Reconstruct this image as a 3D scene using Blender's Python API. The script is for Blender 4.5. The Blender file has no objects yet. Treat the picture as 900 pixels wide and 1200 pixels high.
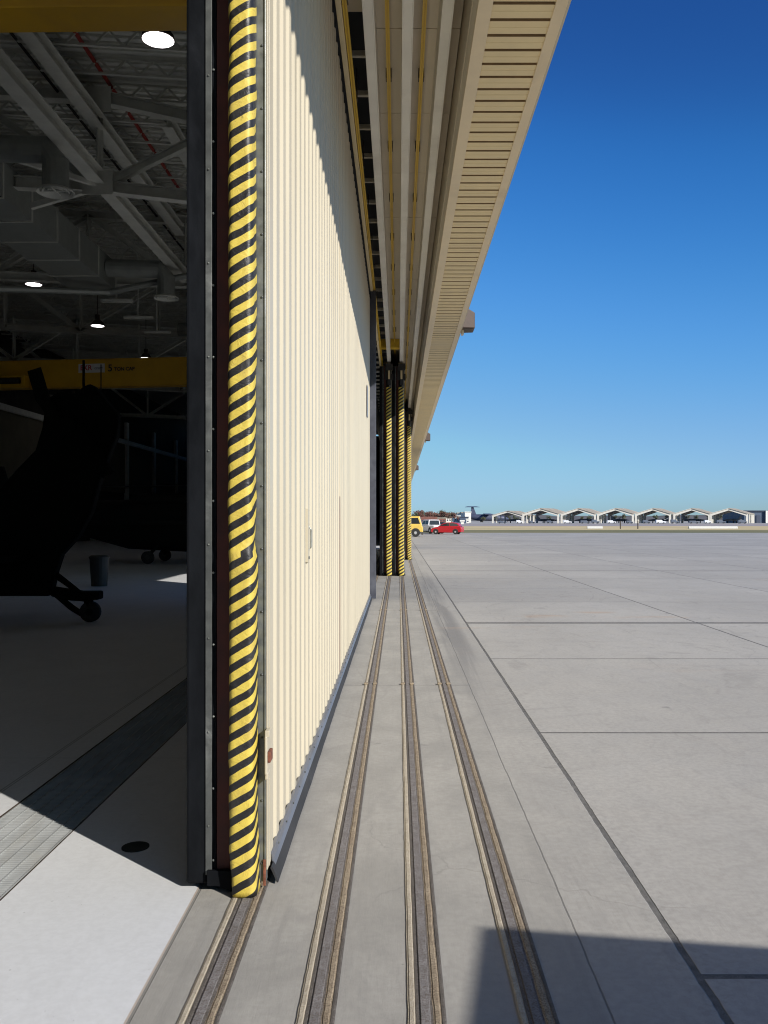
import bpy, bmesh, math, random
from mathutils import Vector, Matrix, noise
random.seed(7)
scn = bpy.context.scene
COL = scn.collection
PI = math.pi
H = 1.7            # eye height
F = 1050.0         # focal length in photo pixels; vanishing point of the tracks (467, 610)

def at(px, py, Y):
    return ((px - 467.0) / F * Y, Y, H + (610.0 - py) / F * Y)

# ------------------------------------------------------------------ materials
class NT:
    def __init__(s, name):
        s.m = bpy.data.materials.new(name); s.m.use_nodes = True
        s.t = s.m.node_tree; s.n = s.t.nodes; s.l = s.t.links
        s.b = s.n['Principled BSDF']
    def new(s, ty, **kw):
        n = s.n.new(ty)
        for k, v in kw.items(): setattr(n, k, v)
        return n
    def link(s, a, b): s.l.new(a, b)
    def val(s, sock, v):
        if hasattr(v, 'is_output') or isinstance(v, bpy.types.NodeSocket): s.link(v, sock)
        else: sock.default_value = v
    def math(s, op, a, b=0.0, c=None, clamp=False):
        n = s.new('ShaderNodeMath', operation=op); n.use_clamp = clamp
        s.val(n.inputs[0], a); s.val(n.inputs[1], b)
        if c is not None: s.val(n.inputs[2], c)
        return n.outputs[0]
    def pos(s):
        g = s.new('ShaderNodeNewGeometry'); x = s.new('ShaderNodeSeparateXYZ')
        s.link(g.outputs['Position'], x.inputs[0])
        return g.outputs['Position'], x.outputs[0], x.outputs[1], x.outputs[2]
    def obj(s):
        g = s.new('ShaderNodeTexCoord'); x = s.new('ShaderNodeSeparateXYZ')
        s.link(g.outputs['Object'], x.inputs[0])
        return g.outputs['Object'], x.outputs[0], x.outputs[1], x.outputs[2]
    def noise(s, vec, scale, detail=4, rough=.55, stretch=None, dist=0):
        if stretch:
            mp = s.new('ShaderNodeMapping'); mp.inputs['Scale'].default_value = stretch
            s.link(vec, mp.inputs['Vector']); vec = mp.outputs[0]
        n = s.new('ShaderNodeTexNoise'); s.link(vec, n.inputs['Vector'])
        n.inputs['Scale'].default_value = scale; n.inputs['Detail'].default_value = detail
        n.inputs['Roughness'].default_value = rough; n.inputs['Distortion'].default_value = dist
        return n.outputs['Fac']
    def ramp(s, f, lo, hi, a=0.0, b=1.0):
        n = s.new('ShaderNodeMapRange'); n.interpolation_type = 'SMOOTHSTEP'
        s.val(n.inputs[0], f)
        for i, v in zip((1, 2, 3, 4), (lo, hi, a, b)): n.inputs[i].default_value = v
        return n.outputs[0]
    def mix(s, f, a, b, mode='MIX'):
        n = s.new('ShaderNodeMix', data_type='RGBA', blend_type=mode); n.clamp_factor = True
        s.val(n.inputs[0], f)
        for i, v in ((6, a), (7, b)):
            if isinstance(v, bpy.types.NodeSocket): s.link(v, n.inputs[i])
            else: n.inputs[i].default_value = (v[0], v[1], v[2], 1)
        return n.outputs[2]
    def bump(s, h, strength=.3, dist=.01, prev=None):
        n = s.new('ShaderNodeBump'); n.inputs['Strength'].default_value = strength
        n.inputs['Distance'].default_value = dist; s.link(h, n.inputs['Height'])
        if prev: s.link(prev, n.inputs['Normal'])
        return n.outputs[0]
    def line(s, c, off, w, period=None):
        """1 inside a line of width w at coordinate off (repeating)"""
        d = s.math('SUBTRACT', c, off)
        if period:
            d = s.math('DIVIDE', d, period); d = s.math('ADD', d, .5); d = s.math('FRACT', d)
            d = s.math('SUBTRACT', d, .5); d = s.math('MULTIPLY', d, period)
        d = s.math('ABSOLUTE', d)
        return s.ramp(d, w * .42, w * .58, 1.0, 0.0)

M = {}
def mat(name, col, rough=.7, metal=0.0, var=.12, scale=8.0, bump=0.0, dirt=None, dirt_amt=.3, stretch=None, spec=.5):
    t = NT(name); t.b.inputs['Specular IOR Level'].default_value = spec
    vec, x, y, z = t.obj()
    f = t.noise(vec, scale, 5, .6, stretch)
    c = t.mix(t.ramp(f, .3, .7), tuple(v * (1 - var) for v in col), tuple(min(1, v * (1 + var)) for v in col))
    if dirt:
        g = t.noise(vec, scale * .23, 6, .65, stretch, .6)
        c = t.mix(t.math('MULTIPLY', t.ramp(g, .5, .72), dirt_amt), c, dirt)
    t.link(c, t.b.inputs['Base Color'])
    t.b.inputs['Metallic'].default_value = metal
    r = t.ramp(f, .2, .8, max(.05, rough - .08), min(1, rough + .08)); t.link(r, t.b.inputs['Roughness'])
    if bump:
        t.link(t.bump(t.noise(vec, scale * 4, 5), bump, .01), t.b.inputs['Normal'])
    M[name] = t.m
    return t.m

mat('cream_paint', (.515, .458, .345), .42, var=.035, scale=1.6, bump=.05, dirt=(.36, .31, .22), dirt_amt=.35, stretch=(1, 3, .22))
mat('tan_paint', (.73, .60, .35), .5, var=.05, scale=2)
mat('tan_trim', (.72, .60, .41), .45, var=.04, scale=2, dirt=(.3, .25, .18), dirt_amt=.3)
mat('white_panel', (.72, .64, .51), .6, var=.05, scale=1.5, dirt=(.26, .22, .16), dirt_amt=.35, stretch=(1, .3, 1))
mat('white_steel', (.76, .73, .65), .45, var=.05, scale=2, dirt=(.4, .34, .25), dirt_amt=.3)
mat('galvanised', (.19, .20, .19), .42, .55, var=.2, scale=14, dirt=(.34, .35, .36), dirt_amt=.55)
mat('seal_strip', (.085, .09, .088), .5, .3, var=.2, scale=11, dirt=(.4, .41, .4), dirt_amt=.4)
mat('black_rubber', (.008, .009, .011), .55, var=.3, scale=6, bump=.15, dirt=(.026, .028, .034), dirt_amt=.7, stretch=(1, 1, .4), spec=.05)
mat('grey_rubber', (.052, .056, .075), .42, var=.15, scale=5, bump=.1, dirt=(.14, .15, .18), dirt_amt=.5)
mat('groove_shade', (.30, .20, .10), .8)
mat('skirt_rubber', (.038, .038, .040), .7, var=.2, scale=4, bump=.1, dirt=(.09, .088, .085), dirt_amt=.6, stretch=(1, .4, 1), spec=.2)
mat('skirt_steel', (.17, .18, .21), .4, .35, var=.15, scale=6, dirt=(.32, .34, .38), dirt_amt=.6, stretch=(1, .3, 1))
mat('red_oxide', (.075, .018, .012), .7, var=.3, scale=5, dirt=(.02, .01, .01), dirt_amt=.5)
mat('rust', (.16, .055, .03), .8, var=.4, scale=30, bump=.3)
mat('yellow_bar', (.66, .43, .03), .5, var=.1, scale=4, dirt=(.3, .16, .03), dirt_amt=.4, stretch=(1, .3, 1))
mat('bracket_dark', (.06, .045, .035), .6, var=.2)
mat('bronze_fixture', (.062, .042, .034), .5, .2, var=.15)
mat('crane_yellow', (.62, .36, .015), .45, var=.07, scale=1.5, dirt=(.3, .17, .03), dirt_amt=.4)
mat('interior_steel', (.62, .63, .58), .55, var=.08, scale=3)
mat('deck', (.68, .69, .64), .6, var=.12, scale=2)
mat('duct_metal', (.32, .34, .32), .5, .3, var=.1, scale=3)
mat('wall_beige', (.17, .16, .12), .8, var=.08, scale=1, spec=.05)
mat('wall_dark', (.045, .045, .04), .8, var=.2, scale=1, spec=.05)
mat('pipe_red', (.32, .03, .02), .45, var=.1)
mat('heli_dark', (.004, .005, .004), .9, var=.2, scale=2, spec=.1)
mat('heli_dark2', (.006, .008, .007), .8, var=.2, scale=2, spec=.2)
mat('tyre', (.018, .018, .018), .8, var=.2, scale=20)
mat('bin_grey', (.035, .034, .03), .6, var=.15)
mat('grate_steel', (.36, .37, .37), .5, .1, var=.12, scale=9, dirt=(.34, .31, .25), dirt_amt=.5, stretch=(1, .3, 1))
mat('black_pit', (.012, .012, .012), .9)
mat('sign_white', (.7, .7, .68), .5, var=.05)
mat('sign_red', (.5, .02, .03), .5, var=.05)
mat('sign_grey', (.3, .32, .36), .5)
mat('ink_black', (.02, .02, .02), .5)
mat('car_red', (.42, .012, .02), .22, var=.05)
mat('car_white', (.72, .72, .74), .25, var=.04)
mat('truck_yellow', (.66, .46, .10), .35, var=.05, dirt=(.45, .3, .1), dirt_amt=.3)
mat('glass_dark', (.02, .025, .03), .08, var=.1)
mat('rim_alloy', (.55, .55, .56), .3, .6, var=.1)
mat('lamp_amber', (.5, .1, .03), .3)
mat('lamp_clear', (.75, .75, .72), .15)
mat('shelter_white', (.55, .52, .46), .6, var=.08, scale=.3)
mat('shelter_roof', (.36, .31, .24), .7, var=.15, scale=.2)
mat('hangar_blue', (.05, .075, .12), .6, var=.2, scale=.2)
mat('far_white', (.72, .70, .63), .7, var=.08, scale=.1)
mat('far_window', (.06, .07, .10), .3)
mat('far_red', (.24, .10, .075), .8, var=.3, scale=.1)
mat('barrier_white', (.55, .54, .5), .8, var=.08)
mat('jet_grey', (.10, .12, .16), .5, var=.15, scale=.3)
mat('aircraft_dark', (.055, .065, .11), .5, var=.2, scale=.1)
mat('bark', (.08, .055, .035), .9)
mat('vent_black', (.03, .03, .03), .8)

def emat(name, col, s):
    t = NT(name); t.b.inputs['Base Color'].default_value = (*col, 1)
    t.b.inputs['Emission Color'].default_value = (*col, 1); t.b.inputs['Emission Strength'].default_value = s
    v = t.obj()[0]; t.link(t.ramp(t.noise(v, 6, 2), .3, .7, s * .8, s * 1.15), t.b.inputs['Emission Strength'])
    M[name] = t.m
emat('lamp_glow', (1, .93, .92), 4.5)

def leafmat(name, a, b):
    t = NT(name); v, x, y, z = t.pos()
    oi = t.new('ShaderNodeObjectInfo')
    t.link(t.mix(t.ramp(t.noise(v, .35, 4), .35, .65), a, b), t.b.inputs['Base Color'])
    t.b.inputs['Roughness'].default_value = .8; M[name] = t.m
leafmat('leaf_red', (.15, .055, .04), (.07, .05, .035))
leafmat('leaf_green', (.045, .06, .03), (.09, .085, .045))

# hazard stripes: UV u = distance round the pad, v = height
def stripes(name, period=.0765):
    t = NT(name)
    uv = t.new('ShaderNodeUVMap'); sp = t.new('ShaderNodeSeparateXYZ'); t.link(uv.outputs[0], sp.inputs[0])
    vec, x, y, z = t.obj()
    wob = t.math('MULTIPLY', t.math('SUBTRACT', t.noise(vec, 7, 3), .5), .016)
    v = t.math('ADD', sp.outputs[1], wob)
    c = t.math('SUBTRACT', v, t.math('MULTIPLY', sp.outputs[0], .60))
    c = t.math('DIVIDE', c, period); c = t.math('FRACT', c)
    d = t.math('ABSOLUTE', t.math('SUBTRACT', c, .5))
    m = t.ramp(d, .247, .263, 1.0, 0.0)
    dirt = t.ramp(t.noise(vec, 9, 6, .7, (1, 1, .5)), .48, .72)
    yel = t.mix(t.math('MULTIPLY', dirt, .6), (.61, .465, .075), (.38, .27, .08))
    blk = t.mix(dirt, (.014, .013, .014), (.035, .032, .03))
    sc = t.noise(vec, 45, 5, .75, (1, 1, .6))
    yel = t.mix(t.math('MULTIPLY', t.ramp(sc, .62, .7), .7), yel, (.10, .07, .03))
    t.link(t.mix(m, blk, yel), t.b.inputs['Base Color'])
    t.link(t.math('ADD', t.ramp(m, 0, 1, .46, .54), t.math('MULTIPLY', dirt, .15)), t.b.inputs['Roughness'])
    h = t.noise(vec, 16, 4, .6, (1, 1, 1.5), 1.0)
    b1 = t.bump(h, .6, .009)
    t.link(t.bump(t.noise(vec, 300, 2), .15, .001, b1), t.b.inputs['Normal'])
    M[name] = t.m
stripes('hazard_vinyl'); stripes('hazard_vinyl_wide', .102)

def concrete(name, kind):
    t = NT(name)
    vec, x, y, z = t.pos()
    big = t.noise(vec, .35, 5, .6, (1, .55, 1)); med = t.noise(vec, 1.7, 6, .65, (1, .8, 1), .8)
    fine = t.noise(vec, 26, 5, .7); grit = t.noise(vec, 260, 2, .6)
    if kind == 'apron':
        wx = t.math('ADD', x, t.math('MULTIPLY', t.math('SUBTRACT', t.noise(vec, 1.1, 4), .5), .018))
        wxc = t.math('ADD', x, t.math('MULTIPLY', t.math('SUBTRACT', t.noise(vec, .9, 7, .7), .5), .035))
        wy = t.math('ADD', y, t.math('MULTIPLY', t.math('SUBTRACT', t.noise(vec, 1.3, 4), .5), .015))
        # slab to slab tone: one random value per 3.84 m bay
        bx = t.math('FLOOR', t.math('DIVIDE', t.math('SUBTRACT', x, 1.12), 3.84))
        by = t.math('FLOOR', t.math('DIVIDE', t.math('SUBTRACT', y, 3.32), 3.84))
        cb = t.new('ShaderNodeCombineXYZ'); t.link(bx, cb.inputs[0]); t.link(by, cb.inputs[1])
        wn = t.new('ShaderNodeTexWhiteNoise', noise_dimensions='3D'); t.link(cb.outputs[0], wn.inputs['Vector'])
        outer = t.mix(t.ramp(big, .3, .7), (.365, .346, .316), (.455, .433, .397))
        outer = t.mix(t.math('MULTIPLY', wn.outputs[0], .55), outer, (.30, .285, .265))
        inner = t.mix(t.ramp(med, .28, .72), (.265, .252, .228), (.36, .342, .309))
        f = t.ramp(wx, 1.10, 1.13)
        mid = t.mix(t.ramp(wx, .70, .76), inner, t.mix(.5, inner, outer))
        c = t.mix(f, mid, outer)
        # streaks of rubber and drag marks along the tracks
        st = t.noise(vec, 3.0, 6, .65, (2.5, .06, 1), .4)
        near = t.math('MULTIPLY', t.ramp(x, .55, .72), t.ramp(x, 1.05, .88))
        band = t.math('MULTIPLY', near, t.math('MULTIPLY', t.ramp(y, 6.5, 13), t.ramp(y, 34, 18)))
        c = t.mix(t.math('MULTIPLY', band, t.ramp(st, .4, .55, .3, .8)), c, (.13, .125, .125))
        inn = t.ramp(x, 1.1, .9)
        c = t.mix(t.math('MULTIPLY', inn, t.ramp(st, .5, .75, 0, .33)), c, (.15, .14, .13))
        # long curved tyre marks on the slabs
        ty = t.noise(vec, .55, 3, .5, (1.0, .22, 1), 1.6)
        dd = t.math('ABSOLUTE', t.math('SUBTRACT', ty, .53))
        c = t.mix(t.math('MULTIPLY', t.ramp(dd, .002, .014, .35, 0), t.ramp(med, .45, .6)), c, (.2, .19, .18))
        # blotches and rust tints
        bl = t.noise(vec, .8, 7, .7, (1, 1.6, 1), .7)
        c = t.mix(t.ramp(bl, .55, .78, 0, .25), c, (.22, .2, .175))
        c = t.mix(t.ramp(t.noise(vec, .22, 5, .6, (1, 2.5, 1)), .6, .72, 0, .25), c, (.43, .30, .20))
        # rust smudges beside the wide joint, fine branching cracks
        for cx, cyy, rxx, ryy in ((2.5, 15.9, .7, .35), (4.4, 15.7, 1.0, .3), (3.6, 16.6, .5, .3)):
            qx = t.math('DIVIDE', t.math('SUBTRACT', wxc, cx), rxx); qy = t.math('DIVIDE', t.math('SUBTRACT', y, cyy), ryy)
            q2 = t.math('ADD', t.math('MULTIPLY', qx, qx), t.math('MULTIPLY', qy, qy))
            c = t.mix(t.math('MULTIPLY', t.ramp(q2, 0, 1, .55, 0), t.ramp(bl, .4, .6)), c, (.42, .27, .16))
        vo = t.new('ShaderNodeTexVoronoi', feature='DISTANCE_TO_EDGE'); vo.inputs['Scale'].default_value = .16
        dv_ = t.new('ShaderNodeVectorMath', operation='MULTIPLY_ADD')
        nc = t.new('ShaderNodeTexNoise'); nc.inputs['Scale'].default_value = 1.6; nc.inputs['Detail'].default_value = 8; t.link(vec, nc.inputs['Vector'])
        t.link(nc.outputs['Color'], dv_.inputs[0]); dv_.inputs[1].default_value = (.9, .9, 0); t.link(vec, dv_.inputs[2]); t.link(dv_.outputs[0], vo.inputs['Vector'])
        c = t.mix(t.math('MULTIPLY', t.ramp(vo.outputs['Distance'], .0004, .0012, .35, 0), t.ramp(big, .45, .55)), c, (.14, .13, .12))
        # broad curved scuffs swept by turning wheels
        wv = t.new('ShaderNodeTexWave', wave_type='RINGS', rings_direction='Z'); wv.inputs['Scale'].default_value = .9; wv.inputs['Distortion'].default_value = 3.0; wv.inputs['Detail'].default_value = 3
        mp = t.new('ShaderNodeMapping'); mp.inputs['Location'].default_value = (-3.5, -2.0, 0); t.link(vec, mp.inputs['Vector']); t.link(mp.outputs[0], wv.inputs['Vector'])
        c = t.mix(t.math('MULTIPLY', t.ramp(wv.outputs['Fac'], .8, .97, 0, .22), t.ramp(t.noise(vec, .7, 3), .5, .62)), c, (.24, .225, .21))
        # joints
        lj = t.line(t.math('ADD', wx, t.math('MULTIPLY', t.math('SUBTRACT', t.noise(vec, 9, 5, .7), .5), .016)), 1.12, .030)
        far = t.math('GREATER_THAN', x, 1.12)
        lx = t.math('MULTIPLY', t.line(wx, 1.12, .03, 3.84), far)
        tr = t.math('MULTIPLY', t.line(wy, 3.32 + .02, .034, 3.84), far)
        trb = t.math('MULTIPLY', t.math('MAXIMUM', t.line(wy, 14.80, .05, 15.36), t.line(wy, 14.97, .09, 15.36)), far)
        ck = t.math('MULTIPLY', t.line(wxc, .73, .0075), .75)
        ti = t.math('MULTIPLY', t.line(wy, 9.25, .02, 7.68), t.math('LESS_THAN', x, .73)); ti = t.math('MULTIPLY', ti, .6)
        ed = t.math('MULTIPLY', t.line(x, -.916, .012), .5)
        j = lj
        for q in (lx, tr, trb, ck, ti, ed): j = t.math('MAXIMUM', j, q)
        jn = t.ramp(t.noise(vec, 12, 5, .7), .3, .55, .8, 1.0)
        halo = t.math('MAXIMUM', t.line(wx, 1.12, .16), t.math('MULTIPLY', t.line(wy, 3.34, .09, 3.84), far))
        c = t.mix(t.math('MULTIPLY', halo, t.ramp(fine, .45, .7, .02, .2)), c, (.16, .15, .14))
        c = t.mix(t.math('MULTIPLY', j, jn), c, (.028, .026, .024))
        # far runway tone
        hgt = t.math('SUBTRACT', 1.0, j)
    else:
        c = t.mix(t.ramp(big, .3, .7), (.66, .67, .69), (.72, .73, .75))
        c = t.mix(t.ramp(med, .6, .85, 0, .15), c, (.4, .4, .39))
        j = t.math('MAXIMUM', t.line(x, -2.48, .012), t.line(y, 6.4, .008, 6.1))
        j = t.math('MAXIMUM', j, t.line(x, -8.5, .012, 6.0))
        c = t.mix(t.math('MULTIPLY', j, .55), c, (.1, .1, .095))
        e = t.ramp(x, -.929, -.926); c = t.mix(t.math('MULTIPLY', e, .65), c, (.34, .20, .10))
        hgt = t.math('SUBTRACT', 1.0, j)
    sp = t.noise(vec, 38, 3, .6); spots = t.ramp(sp, .70, .76, 0, .6)
    c = t.mix(spots, c, (.10, .095, .09))
    K = 1.0 if kind == 'apron' else .3
    c = t.mix(t.ramp(fine, .38, .62, 0, .28 * K), c, (.2, .19, .175))
    c = t.mix(t.ramp(t.noise(vec, 5, 7, .72, (1, .5, 1), 1.2), .46, .68, 0, .20 * K), c, (.17, .16, .15))
    oil = t.ramp(t.noise(vec, 2.3, 4, .55), .67, .74, 0, .5 * K)
    c = t.mix(oil, c, (.12, .115, .11))
    c = t.mix(t.ramp(grit, .3, .7, 0, .25), c, (.60, .58, .54))
    t.link(c, t.b.inputs['Base Color'])
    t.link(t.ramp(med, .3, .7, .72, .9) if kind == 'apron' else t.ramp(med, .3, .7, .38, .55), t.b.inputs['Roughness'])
    t.b.inputs['Specular IOR Level'].default_value = .3
    if kind == 'apron':
        br = t.noise(vec, 60, 3, .6, (1, .12, 1), .5)
        b0 = t.bump(hgt, .6, .01)
        b1 = t.bump(br, .18, .004, b0)
    else:
        b1 = t.bump(hgt, .3, .006)
    t.link(t.bump(fine, .12, .004, b1), t.b.inputs['Normal'])
    M[name] = t.m
concrete('apron_concrete', 'apron'); concrete('floor_concrete', 'floor')

def earth(name, a, b, c3, sc):
    t = NT(name); vec, x, y, z = t.pos()
    f = t.noise(vec, sc, 6, .65, (.3, 1, 1)); g = t.noise(vec, sc * 7, 4, .6)
    c = t.mix(t.ramp(f, .35, .65), a, b); c = t.mix(t.ramp(g, .5, .7, 0, .5), c, c3)
    t.link(c, t.b.inputs['Base Color']); t.b.inputs['Roughness'].default_value = .95; M[name] = t.m
earth('grass_green', (.13, .13, .05), (.24, .20, .08), (.09, .10, .035), .12)
earth('grass_dry', (.68, .52, .27), (.48, .38, .19), (.30, .29, .12), .05)
earth('far_tarmac', (.38, .32, .29), (.30, .27, .26), (.42, .36, .32), .02)
earth('hill', (.13, .12, .12), (.09, .09, .08), (.16, .12, .1), .01)

def curbmat(name, a, b, c3):
    t = NT(name); vec, x, y, z = t.pos()
    f = t.noise(vec, 14, 5, .7); g = t.noise(vec, 170, 3, .7)
    c = t.mix(t.ramp(f, .35, .65), a, b); c = t.mix(t.ramp(g, .45, .62, 0, .8), c, c3)
    t.link(c, t.b.inputs['Base Color']); t.b.inputs['Roughness'].default_value = .9
    t.link(t.bump(g, .6, .006), t.b.inputs['Normal']); M[name] = t.m
curbmat('curb_pale', (.50, .44, .34), (.40, .35, .27), (.30, .24, .17))
curbmat('curb_brown', (.37, .30, .21), (.27, .21, .145), (.11, .075, .045))
curbmat('slot_dirt', (.13, .115, .10), (.20, .18, .165), (.06, .045, .035))
curbmat('rail_steel', (.24, .225, .22), (.17, .155, .15), (.10, .075, .06))
curbmat('gap_dark', (.10, .085, .07), (.15, .13, .11), (.05, .04, .035))

# ------------------------------------------------------------------ mesh builder
class MB:
    def __init__(s): s.v = []; s.f = []; s.uv = None
    def add(s, vs, fs):
        b = len(s.v); s.v += [tuple(p) for p in vs]; s.f += [tuple(i + b for i in f) for f in fs]; return s
    def box(s, x0, x1, y0, y1, z0, z1):
        if x0 > x1: x0, x1 = x1, x0
        if y0 > y1: y0, y1 = y1, y0
        if z0 > z1: z0, z1 = z1, z0
        return s.add([(x, y, z) for z in (z0, z1) for y in (y0, y1) for x in (x0, x1)],
                     [(0, 2, 3, 1), (4, 5, 7, 6), (0, 1, 5, 4), (2, 6, 7, 3), (0, 4, 6, 2), (1, 3, 7, 5)])
    def bar(s, a, b, w, h=None):
        h = h or w; a = Vector(a); b = Vector(b); d = (b - a).normalized()
        up = Vector((0, 0, 1)) if abs(d.z) < .95 else Vector((1, 0, 0))
        r = d.cross(up).normalized() * (w / 2); u = r.cross(d).normalized() * (h / 2)
        vs = [p + i * r + j * u for p in (a, b) for j in (-1, 1) for i in (-1, 1)]
        return s.add(vs, [(0, 1, 3, 2), (4, 6, 7, 5), (0, 4, 5, 1), (2, 3, 7, 6), (0, 2, 6, 4), (1, 5, 7, 3)])
    def hbeam(s, a, b, w, h, t=.02):
        a = Vector(a); b = Vector(b); d = (b - a).normalized(); r = d.cross(Vector((0, 0, 1)))
        r = r.normalized() if r.length > .1 else Vector((1, 0, 0)); u = r.cross(d).normalized()
        s.bar(a + u * (h / 2 - t / 2), b + u * (h / 2 - t / 2), w, t); s.bar(a - u * (h / 2 - t / 2), b - u * (h / 2 - t / 2), w, t)
        return s.bar(a, b, t, h - 2 * t)
    def tube(s, pts, r, n=10, cap=True):
        pts = [Vector(p) for p in pts]; rs = r if isinstance(r, (list, tuple)) else [r] * len(pts)
        rings = []
        for i, p in enumerate(pts):
            d = (pts[min(i + 1, len(pts) - 1)] - pts[max(i - 1, 0)]).normalized()
            up = Vector((0, 0, 1)) if abs(d.z) < .9 else Vector((1, 0, 0))
            a = d.cross(up).normalized(); b = a.cross(d).normalized()
            rings.append([p + (a * math.cos(2 * PI * k / n) + b * math.sin(2 * PI * k / n)) * rs[i] for k in range(n)])
        return s.loft(rings, cap)
    def loft(s, rings, cap=True):
        n = len(rings[0]); vs = [p for r in rings for p in r]; fs = []
        for i in range(len(rings) - 1):
            for k in range(n):
                fs.append((i * n + k, i * n + (k + 1) % n, (i + 1) * n + (k + 1) % n, (i + 1) * n + k))
        if cap: fs += [tuple(range(n))[::-1], tuple(range((len(rings) - 1) * n, len(rings) * n))]
        return s.add(vs, fs)
    def prism(s, poly, axis, a, b):
        """poly of 2D points, extruded along axis from a to b"""
        def p3(p, t):
            return {0: (t, p[0], p[1]), 1: (p[0], t, p[1]), 2: (p[0], p[1], t)}[axis]
        return s.loft([[p3(p, a) for p in poly], [p3(p, b) for p in poly]])
    def sheet(s, x0, x1, y0, y1, z):
        return s.add([(x0, y0, z), (x1, y0, z), (x1, y1, z), (x0, y1, z)], [(0, 1, 2, 3)])
    def build(s, name, m, parent=None, world=False, bevel=0, smooth=False, top=False):
        me = bpy.data.meshes.new(name)
        off = Vector((0, 0, 0))
        if world and parent:
            q = parent
            while q: off += q.location; q = q.parent
        if parent is None and not top:
            xs = [v[0] for v in s.v]; ys = [v[1] for v in s.v]; zs = [v[2] for v in s.v]
            off = Vector(((min(xs) + max(xs)) / 2, (min(ys) + max(ys)) / 2, min(zs)))
        me.from_pydata([tuple(Vector(v) - off) for v in s.v], [], s.f)
        bm = bmesh.new(); bm.from_mesh(me); bmesh.ops.recalc_face_normals(bm, faces=bm.faces); bm.to_mesh(me); bm.free()
        me.materials.append(M[m] if isinstance(m, str) else m)
        if s.uv:
            ul = me.uv_layers.new(name='UVMap')
            for lp in me.loops: ul.data[lp.index].uv = s.uv[lp.vertex_index]
        if smooth:
            for p in me.polygons: p.use_smooth = True
        o = bpy.data.objects.new(name, me); COL.objects.link(o)
        if parent: o.parent = parent
        elif not top: o.location = off
        if bevel:
            bv = o.modifiers.new('bevel', 'BEVEL'); bv.width = bevel; bv.segments = 2; bv.limit_method = 'ANGLE'; bv.angle_limit = .6
        return o

def tag(o, label=None, cat=None, group=None, kind=None):
    if label: o['label'] = label
    if cat: o['category'] = cat
    if group: o['group'] = group
    if kind: o['kind'] = kind
    return o
def thing(name, loc, label, cat, group=None, rz=0):
    o = bpy.data.objects.new(name, None); COL.objects.link(o); o.location = loc; o.rotation_euler = (0, 0, rz)
    o.empty_display_size = .2
    return tag(o, label, cat, group)
KIDS = {}
def copy_tree(o, parent=None):
    c = o.copy(); COL.objects.link(c); c.parent = parent
    for ch in [k for k in list(COL.objects) if k.parent == o]: copy_tree(ch, c)
    return c
def struct(mb, name, m):
    return tag(mb.build(name, m, top=True), kind='structure')

# ------------------------------------------------------------------ ground
TX0, TX1, TY0, TY1 = -2.285, -1.775, -4, 60
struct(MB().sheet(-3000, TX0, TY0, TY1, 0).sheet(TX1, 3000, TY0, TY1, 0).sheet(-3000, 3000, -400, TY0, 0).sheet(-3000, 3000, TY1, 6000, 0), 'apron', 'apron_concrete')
HX, HY0, HY1 = -26.0, -34.0, 118.0
hf = MB().sheet(HX, TX0, TY0, TY1, .004).sheet(TX1, -.92, TY0, TY1, .004).sheet(HX, -.92, HY0, TY0, .004).sheet(HX, -.92, TY1, HY1, .004)
struct(hf, 'hangar_floor', 'floor_concrete')
struct(MB().sheet(-2000, 2500, 124, 160, .004), 'grass_verge', 'grass_green')
struct(MB().sheet(-2000, 2500, 160, 270, .004), 'dry_grass', 'grass_dry')
struct(MB().sheet(-2000, 2500, 270, 470, .004), 'taxiway', 'far_tarmac')
hb = MB(); hp = []
N = 120
for i in range(N + 1):
    x = -1500 + 4500 * i / N
    hp.append((x, 9 + 10 * abs(noise.noise(Vector((x * .004, 3, 0)))) + 4 * noise.noise(Vector((x * .02, 1, 0)))))
for i in range(N):
    (xa, za), (xb, zb) = hp[i], hp[i + 1]
    hb.add([(xa, 2300, -1), (xb, 2300, -1), (xb, 2700, zb * 1.6), (xa, 2700, za * 1.6), (xb, 3400, -1), (xa, 3400, -1)], [(0, 1, 2, 3), (3, 2, 4, 5)])
struct(hb, 'hills', 'hill')

# trench drain
td = thing('trench_drain', (-2.03, 0, .008), 'long steel trench drain grating running along the hangar floor', 'drain')
MB().add([(TX0, TY0, .004), (TX0, TY1, .004), (TX0, TY1, -.25), (TX0, TY0, -.25), (TX1, TY0, .004), (TX1, TY1, .004), (TX1, TY1, -.25), (TX1, TY0, -.25)],
         [(0, 1, 2, 3), (7, 6, 5, 4), (3, 2, 6, 7), (0, 3, 7, 4), (1, 5, 6, 2)]).build('drain_channel', 'black_pit', td, world=True)
g = MB()
for k in range(7):
    x = -2.268 + k * .0793
    g.box(x - .0035, x + .0035, TY0, 40, -.035, .0035)
y = 1.0
while y < 12:
    g.box(-2.266, -1.790, y, y + .0055, -.03, .0025); y += .0255
y = 12
while y < 40:
    g.box(-2.266, -1.790, y, y + .012, -.03, .0025); y += .06
g.build('grating', 'grate_steel', td, world=True)
e = MB().box(TX0 + .001, TX0 + .006, TY0, 40, -.03, .005).box(TX1 - .006, TX1 - .001, TY0, 40, -.03, .005)
e.build('drain_frame', 'bracket_dark', td, world=True)
dk = MB(); dk.loft([[(-1.365 + math.cos(a) * .07, 4.65 + math.sin(a) * .075, zz) for a in [2 * PI * k / 28 for k in range(28)]] for zz in (.0045, .009)])
tag(dk.build('floor_stain', 'wall_dark'), 'small round dark stain disc beside the black door edge', 'floor stain')  # thin disc standing in for a dark stain on the floor

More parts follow.
